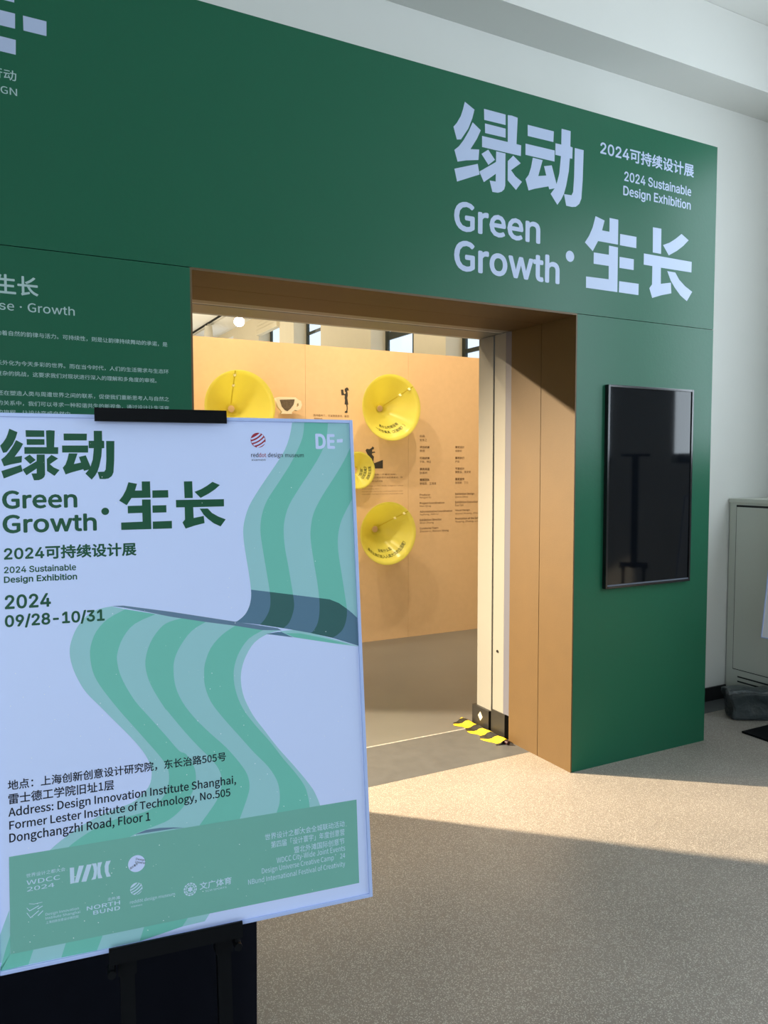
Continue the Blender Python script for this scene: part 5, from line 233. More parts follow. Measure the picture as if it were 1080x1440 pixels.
def box(bm, x0, x1, y0, y1, z0, z1, bev=0.0):
    t = bmesh.new(); bmesh.ops.create_cube(t, size=1)
    for v in t.verts: v.co = Vector(((x0 + x1) / 2 + v.co.x * (x1 - x0), (y0 + y1) / 2 + v.co.y * (y1 - y0), (z0 + z1) / 2 + v.co.z * (z1 - z0)))
    if bev: bmesh.ops.bevel(t, geom=t.edges[:], offset=bev, segments=2, affect='EDGES', profile=0.7)
    me = bpy.data.meshes.new('tmp'); t.to_mesh(me); t.free(); bm.from_mesh(me); bpy.data.meshes.remove(me)
def cyl(bm, p, q, r, seg=20, r2=None):
    p, q = Vector(p), Vector(q); d = q - p; t = bmesh.new()
    bmesh.ops.create_cone(t, cap_ends=True, segments=seg, radius1=r, radius2=r if r2 is None else r2, depth=d.length)
    M = Matrix.Translation((p + q) / 2) @ d.to_track_quat('Z', 'Y').to_matrix().to_4x4()
    bmesh.ops.transform(t, matrix=M, verts=t.verts)
    me = bpy.data.meshes.new('tmp'); t.to_mesh(me); t.free(); bm.from_mesh(me); bpy.data.meshes.remove(me)
def beam(bm, p, q, w, d):
    """square tube from p to q, w across x and d across its depth"""
    p, q = Vector(p), Vector(q); ax = (q - p).normalized(); sx = Vector((1, 0, 0)); sy = ax.cross(sx).normalized()
    vs = [bm.verts.new(e + sx * a * w / 2 + sy * b * d / 2) for e in (p, q) for a, b in ((-1, -1), (1, -1), (1, 1), (-1, 1))]
    for f in ((3, 2, 1, 0), (4, 5, 6, 7), (0, 1, 5, 4), (1, 2, 6, 5), (2, 3, 7, 6), (3, 0, 4, 7)): bm.faces.new([vs[i] for i in f])
def obj(name, bm, m, parent=None, smooth=False):
    me = bpy.data.meshes.new(name)
    bmesh.ops.recalc_face_normals(bm, faces=bm.faces[:])
    if smooth:
        for f in bm.faces: f.smooth = True
    bm.to_mesh(me); bm.free(); me.materials.append(m)
    o = bpy.data.objects.new(name, me); COL.objects.link(o)
    if parent: o.parent = parent
    return o
def boxes(name, bl, m, parent=None, bev=0.0):
    bm = bmesh.new()
    for b in bl: box(bm, *b, bev=bev)
    return obj(name, bm, m, parent)
def tag(o, label, cat, group=None):
    o['label'] = label; o['category'] = cat
    if group: o['group'] = group
    return o
def thing(name, label, cat, loc=(0, 0, 0), rot=(0, 0, 0), group=None):
    o = bpy.data.objects.new(name, None); COL.objects.link(o); o.location = loc; o.rotation_euler = rot; o.empty_display_size = 0.1
    return tag(o, label, cat, group)
def struct(o): o['kind'] = 'structure'; return o
def prints(name, polys, m, parent, y):
    """flat printed shapes lying at depth y on an upright face (x right, z up)"""
    bm = bmesh.new()
    for P in polys:
        vs = [bm.verts.new((x, y, z)) for x, z in P]
        bm.faces.new(vs).normal_update()
    bmesh.ops.triangulate(bm, faces=bm.faces[:], ngon_method='EAR_CLIP')
    return obj(name, bm, m, parent)
GLYPH_MESH = {}
def glyph_meshes():
    """fill the latin letter outlines once: every outer contour with the holes inside it"""
    tmp = []
    for key, table in GLYPHS.items():
        sc_, sg = (1.43e-3, -1) if key == 'A' else (2.85e-3, 1)
        for ch, (adv, S) in table.items():
            GLYPH_MESH[key, ch] = [adv * sc_, [], []]; cons = []
            for q in S:
                n = [int(v) * sc_ for v in q.split()]; P = list(zip(n[::2], n[1::2])); cons.append((P, sg * sum(a[0] * b[1] - b[0] * a[1] for a, b in zip(P, P[1:] + P[:1]))))
            for L, (P, ar) in enumerate(cons):
                if ar < 0: continue
                bx = [f(v) for f in (min, max) for v in zip(*P)]
                grp = [P] + [Q for Q, a2 in cons if a2 < 0 and bx[0] < Q[0][0] < bx[2] and bx[1] < Q[0][1] < bx[3]]
                c = bpy.data.curves.new('glyph', 'CURVE'); c.dimensions = '2D'; c.fill_mode = 'FRONT'
                for Q in grp:
                    sp = c.splines.new('POLY'); sp.points.add(len(Q) - 1); sp.use_cyclic_u = True
                    for k, p in enumerate(Q): sp.points[k].co = (p[0], p[1], 0, 1)
                o = bpy.data.objects.new('glyph', c); COL.objects.link(o); tmp.append((key, ch, L, o))
    bpy.context.view_layer.update(); dg = bpy.context.evaluated_depsgraph_get()
    for key, ch, L, o in tmp:
        me = bpy.data.meshes.new_from_object(o.evaluated_get(dg)); g = GLYPH_MESH[key, ch]; k = len(g[1])
        g[1] += [(v.co.x, v.co.y, L * 1.5e-6) for v in me.vertices]; g[2] += [tuple(i + k for i in p.vertices) for p in me.polygons]
        bpy.data.meshes.remove(me); cu = o.data; bpy.data.objects.remove(o); bpy.data.curves.remove(cu)
glyph_meshes()
def text_mesh(items, res=3, font='A'):
    """items (string, x, z, width, height, angle, bold) -> list of (verts, faces) fitted to their boxes"""
    tmp = []; lay_out = []
    for it in items:
        pen = 0.0; runs = []; k = 0; t = it[0]
        while k < len(t):
            ch = t[k]; key = font if (font, ch) in GLYPH_MESH and ch not in 'eG' else 'B'
            if (key, ch) in GLYPH_MESH:
                adv, V, F = GLYPH_MESH[key, ch]; runs.append((pen, V, F)); pen += adv; k += 1
            else:
                e = k
                while e < len(t) and (font, t[e]) not in GLYPH_MESH and ('B', t[e]) not in GLYPH_MESH: e += 1
                c = bpy.data.curves.new('line', 'FONT'); c.body = t[k:e]; c.resolution_u = res; o = bpy.data.objects.new('line', c); COL.objects.link(o); tmp.append(o)
                runs.append((pen, o, None)); pen += float(e - k); k = e
        lay_out.append(runs)
    bpy.context.view_layer.update(); dg = bpy.context.evaluated_depsgraph_get(); out = []
    for runs, it in zip(lay_out, items):
        V = []; F = []
        for pen, a, b_ in runs:
            k = len(V)
            if b_ is None:
                me = bpy.data.meshes.new_from_object(a.evaluated_get(dg)); V += [(v.co.x + pen, v.co.y, 0.0) for v in me.vertices]; F += [tuple(i + k for i in p.vertices) for p in me.polygons]; bpy.data.meshes.remove(me)
            else: V += [(x + pen, y, l) for x, y, l in a]; F += [tuple(i + k for i in f) for f in b_]
        x0 = min(v[0] for v in V); x1 = max(v[0] for v in V); y0 = min(v[1] for v in V); y1 = max(v[1] for v in V)
        t, x, z, w, h, ang, bold = it; b = bold * h
        pts = []; fc = []
        for lay, (dx, dy) in enumerate([(0, 0)] if not bold else [(0, 0), (b, 0), (-b, 0), (0, b), (0, -b), (b * .7, b * .7), (-b * .7, b * .7), (b * .7, -b * .7), (-b * .7, -b * .7)]):
            k = len(pts)
            for vx, vy, vl in V:
                px = b + (vx - x0) / (x1 - x0) * (w - 2 * b) + dx; pz = b + (vy - y0) / (y1 - y0) * (h - 2 * b) + dy
                pts.append((x + px * math.cos(ang) - pz * math.sin(ang), z + px * math.sin(ang) + pz * math.cos(ang), lay * 4e-6 + vl))
            fc += [tuple(i + k for i in f) for f in F]
        out.append((pts, fc))
    for o in tmp:
        cu = o.data; bpy.data.objects.remove(o); bpy.data.curves.remove(cu)
    return out
def lettering(name, items, m, parent, y, res=3, merge=False, font='A'):
    """one printed part for each line of writing (one for a whole block with merge)"""
    V = []; F = []; made = []
    def put(V, F):
        me = bpy.data.meshes.new(name); me.from_pydata(V, [], F); me.materials.append(m)
        o = bpy.data.objects.new(name, me); COL.objects.link(o); o.parent = parent; made.append(o)
    for pts, fc in text_mesh(items, res, font):
        if not merge: V, F = [], []
        k = len(V); V += [(p[0], y - p[2], p[1]) for p in pts]; F += [tuple(i + k for i in f) for f in fc]
        if not merge: put(V, F)
    if merge: put(V, F)
    return made
def circle(cx, cz, rx, rz=None, n=40, a0=0): return [(cx + rx * math.cos(a0 + 2 * math.pi * i / n), cz + (rz or rx) * math.sin(a0 + 2 * math.pi * i / n)) for i in range(n)]
def ring(name, cx, cz, r0, r1, m, parent, y, gaps=0, n=48):
    bm = bmesh.new()
    for i in range(n):
        if gaps and (i % (n // gaps)) < 1: continue
        a, b = 2 * math.pi * i / n, 2 * math.pi * (i + 1) / n
        bm.faces.new([bm.verts.new((cx + r * math.cos(t), y, cz + r * math.sin(t))) for r, t in ((r0, a), (r1, a), (r1, b), (r0, b))])
    return obj(name, bm, m, parent)
def copy_thing(root):
    r = root.copy(); COL.objects.link(r)
    for ch in list(root.children):
        c = ch.copy(); COL.objects.link(c); c.parent = r
        for g in list(ch.children):
            d = g.copy(); COL.objects.link(d); d.parent = c
    return r

# ------------------------------------------------------------------ materials
GREEN = mat('green_vinyl', (0.0125, 0.096, 0.052), 0.30, var=0.05, scale=1.2, bump=0.04, bscale=60, spec=0.18)
WALL_LETTER = mat('pale_vinyl', (0.36, 0.43, 0.60), 0.45, var=0.02)
SMALL_LETTER = mat('grey_green_vinyl', (0.33, 0.45, 0.45), 0.5, var=0.02)
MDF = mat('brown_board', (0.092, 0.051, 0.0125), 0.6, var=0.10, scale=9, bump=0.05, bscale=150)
CREAM = mat('cream_paint', (0.225, 0.222, 0.200), 0.45, var=0.04, scale=4)
GREY_EDGE = mat('grey_metal_edge', (0.11, 0.115, 0.15), 0.4, var=0.04)
BLACK = mat('black_metal', (0.0035, 0.004, 0.005), 0.5, var=0.1, spec=0.08)
KICK = mat('black_kick_plate', (0.014, 0.013, 0.011), 0.4, var=0.3, scale=20)
WHITE = mat('white_paint', (0.64, 0.64, 0.61), 0.7, var=0.03, scale=2, bump=0.03, bscale=30)
CEIL = mat('ceiling_paint', (0.72, 0.72, 0.69), 0.8, var=0.02)
GALLERY_WALL = mat('warm_white_paint', (0.72, 0.66, 0.52), 0.7, var=0.03)
TERRAZZO = mat('terrazzo', (0.235, 0.204, 0.176), 0.42, var=0.16, scale=3.0, bump=0.02, bscale=200, spec=0.4)
speckle(TERRAZZO, 210, 0.42, (0.62, 0.58, 0.50), 0.75)
THRESH = mat('dark_threshold_stone', (0.080, 0.083, 0.086), 0.5, var=0.25, scale=14, bump=0.05, bscale=160)
CONCRETE = mat('polished_concrete', (0.125, 0.127, 0.125), 0.28, var=0.22, scale=1.6, spec=0.45)
BASEB = mat('black_skirting', (0.006, 0.006, 0.007), 0.5)
PAPER = mat('poster_paper', (0.58, 0.665, 0.95), 0.38, var=0.015, scale=2, spec=0.2)
PFRAME = mat('poster_frame', (0.42, 0.52, 0.84), 0.25, var=0.02)
PGREEN = mat('poster_green_ink', (0.165, 0.50, 0.42), 0.4, var=0.03, spec=0.15)
PLIGHT = mat('poster_light_ink', (0.31, 0.56, 0.60), 0.4, var=0.03, spec=0.15)
SGREEN = mat('poster_dark_green_ink', (0.045, 0.125, 0.125), 0.4, var=0.03, spec=0.15)
SLIGHT = mat('poster_slate_ink', (0.10, 0.19, 0.28), 0.4, var=0.03, spec=0.15)
FOLD = mat('poster_fold_ink', (0.13, 0.21, 0.31), 0.4, var=0.1, spec=0.15)
STRIP = mat('poster_strip_ink', (0.17, 0.41, 0.35), 0.4, var=0.03, spec=0.15)
TGREEN = mat('poster_title_ink', (0.014, 0.085, 0.043), 0.4, var=0.02, spec=0.15)
TBLACK = mat('poster_black_ink', (0.010, 0.012, 0.022), 0.4, var=0.02, spec=0.15)
TWHITE = mat('poster_white_ink', (0.52, 0.66, 0.82), 0.4, var=0.02, spec=0.15)
TRED = mat('poster_red_ink', (0.33, 0.03, 0.05), 0.4, var=0.02, spec=0.15)
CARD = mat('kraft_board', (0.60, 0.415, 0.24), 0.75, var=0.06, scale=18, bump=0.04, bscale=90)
CARD_INK = mat('brown_print', (0.13, 0.075, 0.035), 0.7, var=0.05)
SIL_INK = mat('dark_silhouette_print', (0.028, 0.026, 0.024), 0.7, var=0.05)
CUPW = mat('cream_card', (0.64, 0.57, 0.43), 0.6, var=0.04)
COFFEE = mat('coffee_grounds', (0.10, 0.075, 0.05), 0.9, var=0.6, scale=90, bump=0.4, bscale=120)
SCREEN = mat('screen_glass', (0.003, 0.004, 0.006), 0.05, var=0.1, spec=0.27)
CAB = mat('grey_green_steel', (0.52, 0.53, 0.47), 0.4, var=0.03)
DARKGAP = mat('dark_gap', (0.01, 0.01, 0.01), 0.8)
BAG = mat('dark_grey_plastic', (0.035, 0.045, 0.048), 0.28, var=0.3, scale=10, bump=0.9, bscale=22)
CLOTH = mat('black_cloth', (0.0035, 0.004, 0.007), 0.9, var=0.2, scale=20, spec=0.05)
WINFRAME = mat('dark_window_frame', (0.02, 0.028, 0.024), 0.4)
BLIND = mat('cream_blind_fabric', (0.70, 0.64, 0.50), 0.8, var=0.04)
FIXT = mat('grey_lamp_body', (0.62, 0.60, 0.54), 0.5)
LAMPGLOW = emis('lamp_glow', (1.0, 0.93, 0.78), 30.0)
def glass():
    m = bpy.data.materials.new('window_glass'); m.use_nodes = True; nt = m.node_tree; nt.nodes.clear()
    o = nt.nodes.new('ShaderNodeOutputMaterial'); t = nt.nodes.new('ShaderNodeBsdfTransparent'); g = nt.nodes.new('ShaderNodeBsdfGlossy'); g.inputs['Roughness'].default_value = 0.02
    mx = nt.nodes.new('ShaderNodeMixShader'); mx.inputs[0].default_value = 0.06
    t.inputs[0].default_value = (0.95, 0.97, 0.97, 1)
    nt.links.new(t.outputs[0], mx.inputs[1]); nt.links.new(g.outputs[0], mx.inputs[2]); nt.links.new(mx.outputs[0], o.inputs[0]); return m
GLASS = glass()
def yellow():
    m = bpy.data.materials.new('yellow_translucent_plastic'); m.use_nodes = True; nt = m.node_tree; nt.nodes.clear()
    o = nt.nodes.new('ShaderNodeOutputMaterial'); p = nt.nodes.new('ShaderNodeBsdfPrincipled'); p.inputs['Base Color'].default_value = (0.78, 0.77, 0.20, 1); p.inputs['Roughness'].default_value = 0.22
    t = nt.nodes.new('ShaderNodeBsdfTranslucent'); t.inputs[0].default_value = (0.88, 0.93, 0.26, 1)
    tr = nt.nodes.new('ShaderNodeBsdfTransparent'); tr.inputs[0].default_value = (0.97, 0.88, 0.30, 1)
    tc = nt.nodes.new('ShaderNodeTexCoord'); n = nt.nodes.new('ShaderNodeTexNoise'); n.inputs['Scale'].default_value = 3
    nt.links.new(tc.outputs['Object'], n.inputs['Vector'])
    rp = nt.nodes.new('ShaderNodeMapRange'); rp.inputs['To Min'].default_value = 0.16; rp.inputs['To Max'].default_value = 0.28; nt.links.new(n.outputs['Fac'], rp.inputs['Value']); nt.links.new(rp.outputs[0], p.inputs['Roughness'])
    a = nt.nodes.new('ShaderNodeMixShader'); a.inputs[0].default_value = 0.40; b = nt.nodes.new('ShaderNodeMixShader'); b.inputs[0].default_value = 0.30
    nt.links.new(p.outputs[0], a.inputs[1]); nt.links.new(t.outputs[0], a.inputs[2]); nt.links.new(a.outputs[0], b.inputs[1]); nt.links.new(tr.outputs[0], b.inputs[2]); nt.links.new(b.outputs[0], o.inputs[0]); return m
YELLOW = yellow()
def hazard():
    m = mat('hazard_tape', (0.85, 0.60, 0.02), 0.35); nt = m.node_tree; b = nt.nodes['Principled BSDF']
    tc = nt.nodes.new('ShaderNodeTexCoord'); s = nt.nodes.new('ShaderNodeSeparateXYZ'); nt.links.new(tc.outputs['Object'], s.inputs[0])
    k = nt.nodes.new('ShaderNodeMath'); k.operation = 'MULTIPLY_ADD'; k.inputs[1].default_value = 0.75; nt.links.new(s.outputs['X'], k.inputs[0]); nt.links.new(s.outputs['Y'], k.inputs[2])
    d = nt.nodes.new('ShaderNodeMath'); d.operation = 'DIVIDE'; d.inputs[1].default_value = 0.155; nt.links.new(k.outputs[0], d.inputs[0])
    a = nt.nodes.new('ShaderNodeMath'); a.operation = 'FRACT'; nt.links.new(d.outputs[0], a.inputs[0])
    l = nt.nodes.new('ShaderNodeMath'); l.operation = 'LESS_THAN'; l.inputs[1].default_value = 0.44; nt.links.new(a.outputs[0], l.inputs[0])
    mx = nt.nodes.new('ShaderNodeMix'); mx.data_type = 'RGBA'; mx.inputs['A'].default_value = (0.85, 0.60, 0.02, 1); mx.inputs['B'].default_value = (0.012, 0.012, 0.010, 1)
    nt.links.new(l.outputs[0], mx.inputs['Factor']); nt.links.new(mx.outputs['Result'], b.inputs['Base Color']); return m
HAZARD = hazard()

# ------------------------------------------------------------------ the setting
XL, XR, ZD = 0.778, 2.790, 2.437          # doorway in the green wall
YF, YB, YG = 3.110, 3.640, 4.035          # green face, white wall face, gallery face of the white wall
struct(boxes('floor', [(-5.0, 5.15, -3.0, 3.455, -0.08, 0)], TERRAZZO))
struct(boxes('floor_border', [(-5.0, 5.15, 3.457, 3.70, -0.08, 0), (XL, XR + .04, 3.70, 3.955, -0.08, 0)], THRESH))
struct(boxes('floor_seam', [(XL, XR + .02, 3.955, 3.968, -0.08, 0.0)], mat('pale_floor_seam', (0.30, 0.29, 0.27), 0.7, var=0.7, scale=40)))
struct(boxes('floor_gallery', [(-6.0, 6.0, 3.968, 24.0, -0.08, -0.0005)], CONCRETE))
wf = struct(boxes('wall_front', [(-4.9, XL, YF, YB - .002, 0, ZD - .0015), (XR, 3.822, YF, YB - .002, 0, ZD - .0015), (-4.9, 3.822, YF, YB - .002, ZD + .0015, 3.473)], GREEN))
struct(boxes('wall_back', [(-5.0, XL - .03, YB, YG, 0, 5.3), (XR + .03, 5.15, YB, YG, 0, 5.3), (XL - .03, XR + .03, YB, YG, ZD + .002, 5.3)], WHITE))
struct(boxes('trim_1', [(-5.0, 5.15, 3.36, YB - .001, 4.05, 4.46)], WHITE))
struct(boxes('ceiling', [(-5.0, 5.15, -3.0, YB - .001, 4.462, 4.56)], CEIL))
rw = [(5.15, 5.40, -3.0, 4.03, 0, 1.67), (5.15, 5.40, -3.0, 4.03, 3.98, 4.6)]
ed = [-3.0] + [v for ab in reversed(HALL_WINDOWS) for v in ab] + [4.03]
for i in range(0, len(ed), 2): rw.append((5.15, 5.40, ed[i], ed[i + 1], 1.67, 3.98))
struct(boxes('wall_right', rw, WHITE))
for i, (a, b) in enumerate(HALL_WINDOWS):
    fr = [(5.24, 5.29, a, a + .06, 1.67, 3.98), (5.24, 5.29, b - .06, b, 1.67, 3.98), (5.24, 5.29, a + .06, b - .06, 1.67, 1.73), (5.24, 5.29, a + .06, b - .06, 3.92, 3.98), (5.24, 5.29, (a + b) / 2 - .025, (a + b) / 2 + .025, 1.73, 3.92), (5.24, 5.29, a + .06, b - .06, 2.95, 3.0)]
    w = struct(boxes('window_%d' % (i + 5), fr, WINFRAME)); boxes('pane', [(5.262, 5.268, a + .06, b - .06, 1.73, 3.92)], GLASS, w)
struct(boxes('wall_left', [(-5.1, -5.0, -3.0, YB, 0, 4.46)], WHITE))
struct(boxes('wall_rear', [(-5.0, -4.1, -3.2, -3.0, 0, 4.46), (-.5, 5.15, -3.2, -3.0, 0, 4.46), (-4.1, -.5, -3.2, -3.0, 0, .7), (-4.1, -.5, -3.2, -3.0, 3.5, 4.46)], WHITE))
w = struct(boxes('window_8', [(-4.1, -4.04, -3.12, -3.06, .7, 3.5), (-.56, -.5, -3.12, -3.06, .7, 3.5), (-4.04, -.56, -3.12, -3.06, .7, .76), (-4.04, -.56, -3.12, -3.06, 3.44, 3.5), (-2.33, -2.27, -3.12, -3.06, .76, 3.44)], WINFRAME)); boxes('pane', [(-4.04, -.56, -3.093, -3.087, .76, 3.44)], GLASS, w)  # unseen window, added and placed for the light on the poster
struct(boxes('baseboard_back', [(3.80, 5.12, YB - .014, YB - .0005, 0.0005, 0.095)], BASEB))
# gallery shell
GWIN = [(8.0, 9.42), (10.33, 11.78), (13.92, 15.34), (16.2, 17.6), (19.6, 21.0)]
gw = [(6.0, 6.36, 4.04, 24.0, 0, 1.0), (6.0, 6.36, 4.04, 24.0, 5.02, 5.3)]
ed = [4.04] + [v for ab in GWIN for v in ab] + [24.0]
for i in range(0, len(ed), 2): gw.append((6.0, 6.36, ed[i], ed[i + 1], 1.0, 5.02))
struct(boxes('wall_gallery_right', gw, GALLERY_WALL))
struct(boxes('wall_gallery_left', [(-6.1, -6.0, 4.04, 24.0, 0, 5.3)], GALLERY_WALL))
struct(boxes('wall_gallery_end', [(-6.0, 6.3, 24.0, 24.1, 0, 5.3)], GALLERY_WALL))
struct(boxes('wall_gallery_front', [(-6.0, -5.0, YG - .1, YG, 0, 5.3), (5.15, 6.0, YG - .1, YG, 0, 5.3)], GALLERY_WALL))
struct(boxes('ceiling_gallery', [(-6.0, 6.3, 3.64, 24.0, 5.2, 5.3)], CEIL))
for i, (a, b) in enumerate(GWIN[:4]):
    fr = [(6.28, 6.32, a, a + .07, 1.0, 5.02), (6.28, 6.32, b - .09, b, 1.0, 5.02), (6.28, 6.32, (a + b) / 2 - .28, (a + b) / 2 - .20, 1.0, 5.02)]
    for z, t in ((1.02, .06), (1.56, .05), (2.14, .05), (2.72, .05), (3.30, .06), (3.86, .13), (4.44, .06), (4.98, .06)):
        fr.append((6.285, 6.315, a + .07, b - .09, z - t / 2, z + t / 2))
    w = struct(boxes('window_%d' % (i + 1), fr, WINFRAME)); boxes('pane', [(6.297, 6.303, a + .03, b - .03, 1.02, 4.99)], GLASS, w)
# doorway lining: brown boards, grey edge, cream door jamb with black kick plates
door = struct(thing('door_1', '', '')); del door['label']; del door['category']
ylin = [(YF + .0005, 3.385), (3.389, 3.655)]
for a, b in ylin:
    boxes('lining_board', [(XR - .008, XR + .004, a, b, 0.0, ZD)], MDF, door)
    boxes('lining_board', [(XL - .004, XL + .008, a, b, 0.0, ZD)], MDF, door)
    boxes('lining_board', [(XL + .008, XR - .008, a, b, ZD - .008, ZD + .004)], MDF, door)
boxes('edge_strip', [(XR - .004, XR + .03, 3.6605, 3.714, 0.15, ZD - .004)], GREY_EDGE, door)
boxes('jamb_panel', [(XR - .004, XR + .03, 3.715, 3.823, 0.15, ZD - .004)], CREAM, door)
boxes('jamb_panel', [(XR + .000, XR + .03, 3.845, 3.995, 0.13, ZD - .004)], CREAM, door)
boxes('jamb_panel', [(XL - .03, XL + .004, 3.690, 4.005, 0.0, ZD - .004)], CREAM, door)
boxes('shadow_gap', [(XR + .028, XR + .034, 3.672, 4.005, 0.0, ZD), (XR + .001, XR + .03, 3.656, 3.660, 0.0, ZD - .004)], DARKGAP, door)
boxes('head_panel', [(XL - .02, XR + .03, 3.657, 3.752, ZD - .001, ZD + .02), (XL - .02, XR + .03, 3.785, 3.985, ZD - .001, ZD + .02)], CREAM, door)
boxes('head_track', [(XL - .02, XR + .028, 3.752, 3.785, ZD + .004, ZD + .03)], GREY_EDGE, door)
k1 = boxes('kick_plate', [(XR - .020, XR + .03, 3.842, 4.020, 0.0, 0.130)], KICK, door)
boxes('kick_plate', [(XR - .012, XR + .03, 3.690, 3.828, 0.0, 0.150)], KICK, door)
bm = bmesh.new()
bm.faces.new([bm.verts.new((XR - .0208, y, z)) for y, z in ((3.905, .075), (3.93, .105), (3.955, .075), (3.93, .045))]); obj('sticker', bm, CUPW, k1)
cyl(b2 := bmesh.new(), (XR - .009, 3.775, 0.52), (XR - .001, 3.775, 0.52), .008); obj('bolt', b2, KICK, door)

# ------------------------------------------------------------------ lettering on the green wall
prints('title_lettering', DATA['wall_title'], WALL_LETTER, wf, YF - .0003)
lettering('latin_lettering', DATA['wall_latin'], WALL_LETTER, wf, YF - .0003, 6)
cx, cz, r = DATA['wall_dot']; prints('title_dot', [circle(cx, cz, r)], WALL_LETTER, wf, YF - .0003)
lettering('intro_heading', DATA['wall_intro'], SMALL_LETTER, wf, YF - .0003, 4)
lettering('intro_paragraph', DATA['wall_paragraph'], SMALL_LETTER, wf, YF - .0003, 2, True)
prints('logo_blocks', DATA['wall_logo'], WALL_LETTER, wf, YF - .0003)
lettering('logo_lettering', DATA['wall_logo_text'], SMALL_LETTER, wf, YF - .0003, 4)

# ------------------------------------------------------------------ wall screen
tv = thing('wall_screen', 'black portrait display screen hung on the green wall right of the doorway', 'screen', (3.316, YF, 1.531))
boxes('bezel', [(-.327, -.314, -.026, 0, -.549, .549), (.314, .327, -.026, 0, -.549, .549), (-.314, .314, -.026, 0, -.549, -.536), (-.314, .314, -.026, 0, .536, .549)], mat('black_bezel', (0.006, 0.006, 0.008), 0.18), tv, 0.002)
boxes('glass', [(-.314, .314, -.020, -.001, -.536, .536)], SCREEN, tv)
boxes('edge_strip', [(-.314, .314, -.0235, -.0205, -.536, -.529)], mat('grey_trim', (0.10, 0.12, 0.16), 0.3), tv)

# ------------------------------------------------------------------ gallery display wall with its prints
dp = tag(boxes('display_panel', [(-0.6, 2.608, 6.4, 6.5, 0, 2.723), (2.610, 3.657, 6.4, 6.5, 0, 2.723), (3.659, 4.706, 6.4, 6.5, 0, 2.723), (4.708, 5.75, 6.4, 6.5, 0, 2.723)], CARD), 'tall brown kraft board partition with printed credits seen through the doorway', 'partition')
prints('girl_silhouette', DATA['girl'], SIL_INK, dp, 6.3985); prints('climber_silhouette', DATA['climber'], SIL_INK, dp, 6.3985)
lettering('credit_names', DATA['panel_text'], CARD_INK, dp, 6.3985, 1, False, 'B'); lettering('credit_roles', DATA['panel_text_bold'], CARD_INK, dp, 6.3985, 1, False, 'B')
# yellow cones: narrow end fixed to the panel, wide end towards the visitor
def cone(cx, cz, R, h, ang, texts, label, holez=0.0, r0=0.03):
    """cx, cz: where the narrow end meets the panel"""
    t = thing('yellow_cone', label, 'cone', (cx, 6.399, cz), (0, 0, 0), 'yellow plastic cones on the kraft partition')
    f = lambda r: (-(r - r0) / (R - r0) * h)
    bm = bmesh.new(); n = 72; rows = []
    for i in range(9):
        r = r0 + (R - r0) * i / 8; rows.append([bm.verts.new((r * math.cos(2 * math.pi * k / n), f(r) - .002, r * math.sin(2 * math.pi * k / n) + holez * i / 8)) for k in range(n)])
    for i in range(8):
        for k in range(n): bm.faces.new((rows[i][k], rows[i][(k + 1) % n], rows[i + 1][(k + 1) % n], rows[i + 1][k]))
    s = obj('cone_sheet', bm, YELLOW, t, True); sm = s.modifiers.new('thickness', 'SOLIDIFY'); sm.thickness = .0015
    bm = bmesh.new(); ca, sa = math.cos(ang), math.sin(ang); w = .004
    pts = [(r, e) for r, e in ((r0 * 1.4, -w), (R * .985, -w), (R * .985, w), (r0 * 1.4, w))]
    bm.faces.new([bm.verts.new((r * ca - e * sa, f(r) - .006, r * sa + e * ca + holez * (r - r0) / (R - r0))) for r, e in pts])
    obj('seam', bm, mat('yellow_seam', (0.50, 0.42, 0.03), 0.4), t)
    for q in (.62, .88):
        r = R * q; bm = bmesh.new(); p = Vector((r * ca, f(r), r * sa + holez * q)); cyl(bm, p + Vector((0, -.012, 0)), p, .012, 14, .014)
        obj('rivet', bm, mat('pale_rivet', (0.95, 0.9, 0.55), 0.25), t)
    ink = mat('olive_print', (0.10, 0.11, 0.015), 0.6)
    for s_, phi, rr, hh in texts:
        W_ = len(s_) * hh * 1.12; (pts, fc), = text_mesh([(s_, 0, 0, W_, hh, 0, .03)], 2); V = []
        for x, z, ly in pts:
            r = rr - z; a = phi + (x - W_ / 2) / rr; V.append((r * math.cos(a), f(r) - .006 - ly, r * math.sin(a) + holez * (r - r0) / (R - r0)))
        me = bpy.data.meshes.new('cone_lettering'); me.from_pydata(V, [], fc); me.materials.append(ink); o = bpy.data.objects.new('cone_lettering', me); COL.objects.link(o); o.parent = t
    return t
D90 = -math.pi / 2
cone(1.932, 2.135, .298, .26, math.radians(98), [('是不是可以少用一次？', D90 + .5, .25, .026)], 'yellow cone left of the coffee cup cutout, topmost left above the poster')
cone(3.352, 2.185, .300, .235, math.radians(42), [('是什么时候没有', D90 + .12, .19, .028), ('一次性餐具（万能呢？）', D90 + .1, .235, .028)], 'yellow cone high on the partition, right of the reading girl print', -.006)
cone(3.083, 1.612, .170, .09, math.radians(150), [('让垃圾减少', -.25, .105, .025), ('“低碳”', -.3, .075, .024), ('回到生活里', -.2, .14, .024)], 'smaller yellow cone half hidden by the poster, beside the climber print')
cone(3.297, 1.060, .287, .27, math.radians(44), [('没有什么忘', D90 + .1, .19, .027), ('虽然让我们走入人类大众的生活呢？', D90 + .12, .235, .027)], 'lowest yellow cone on the partition, just right of the poster edge', -.02)
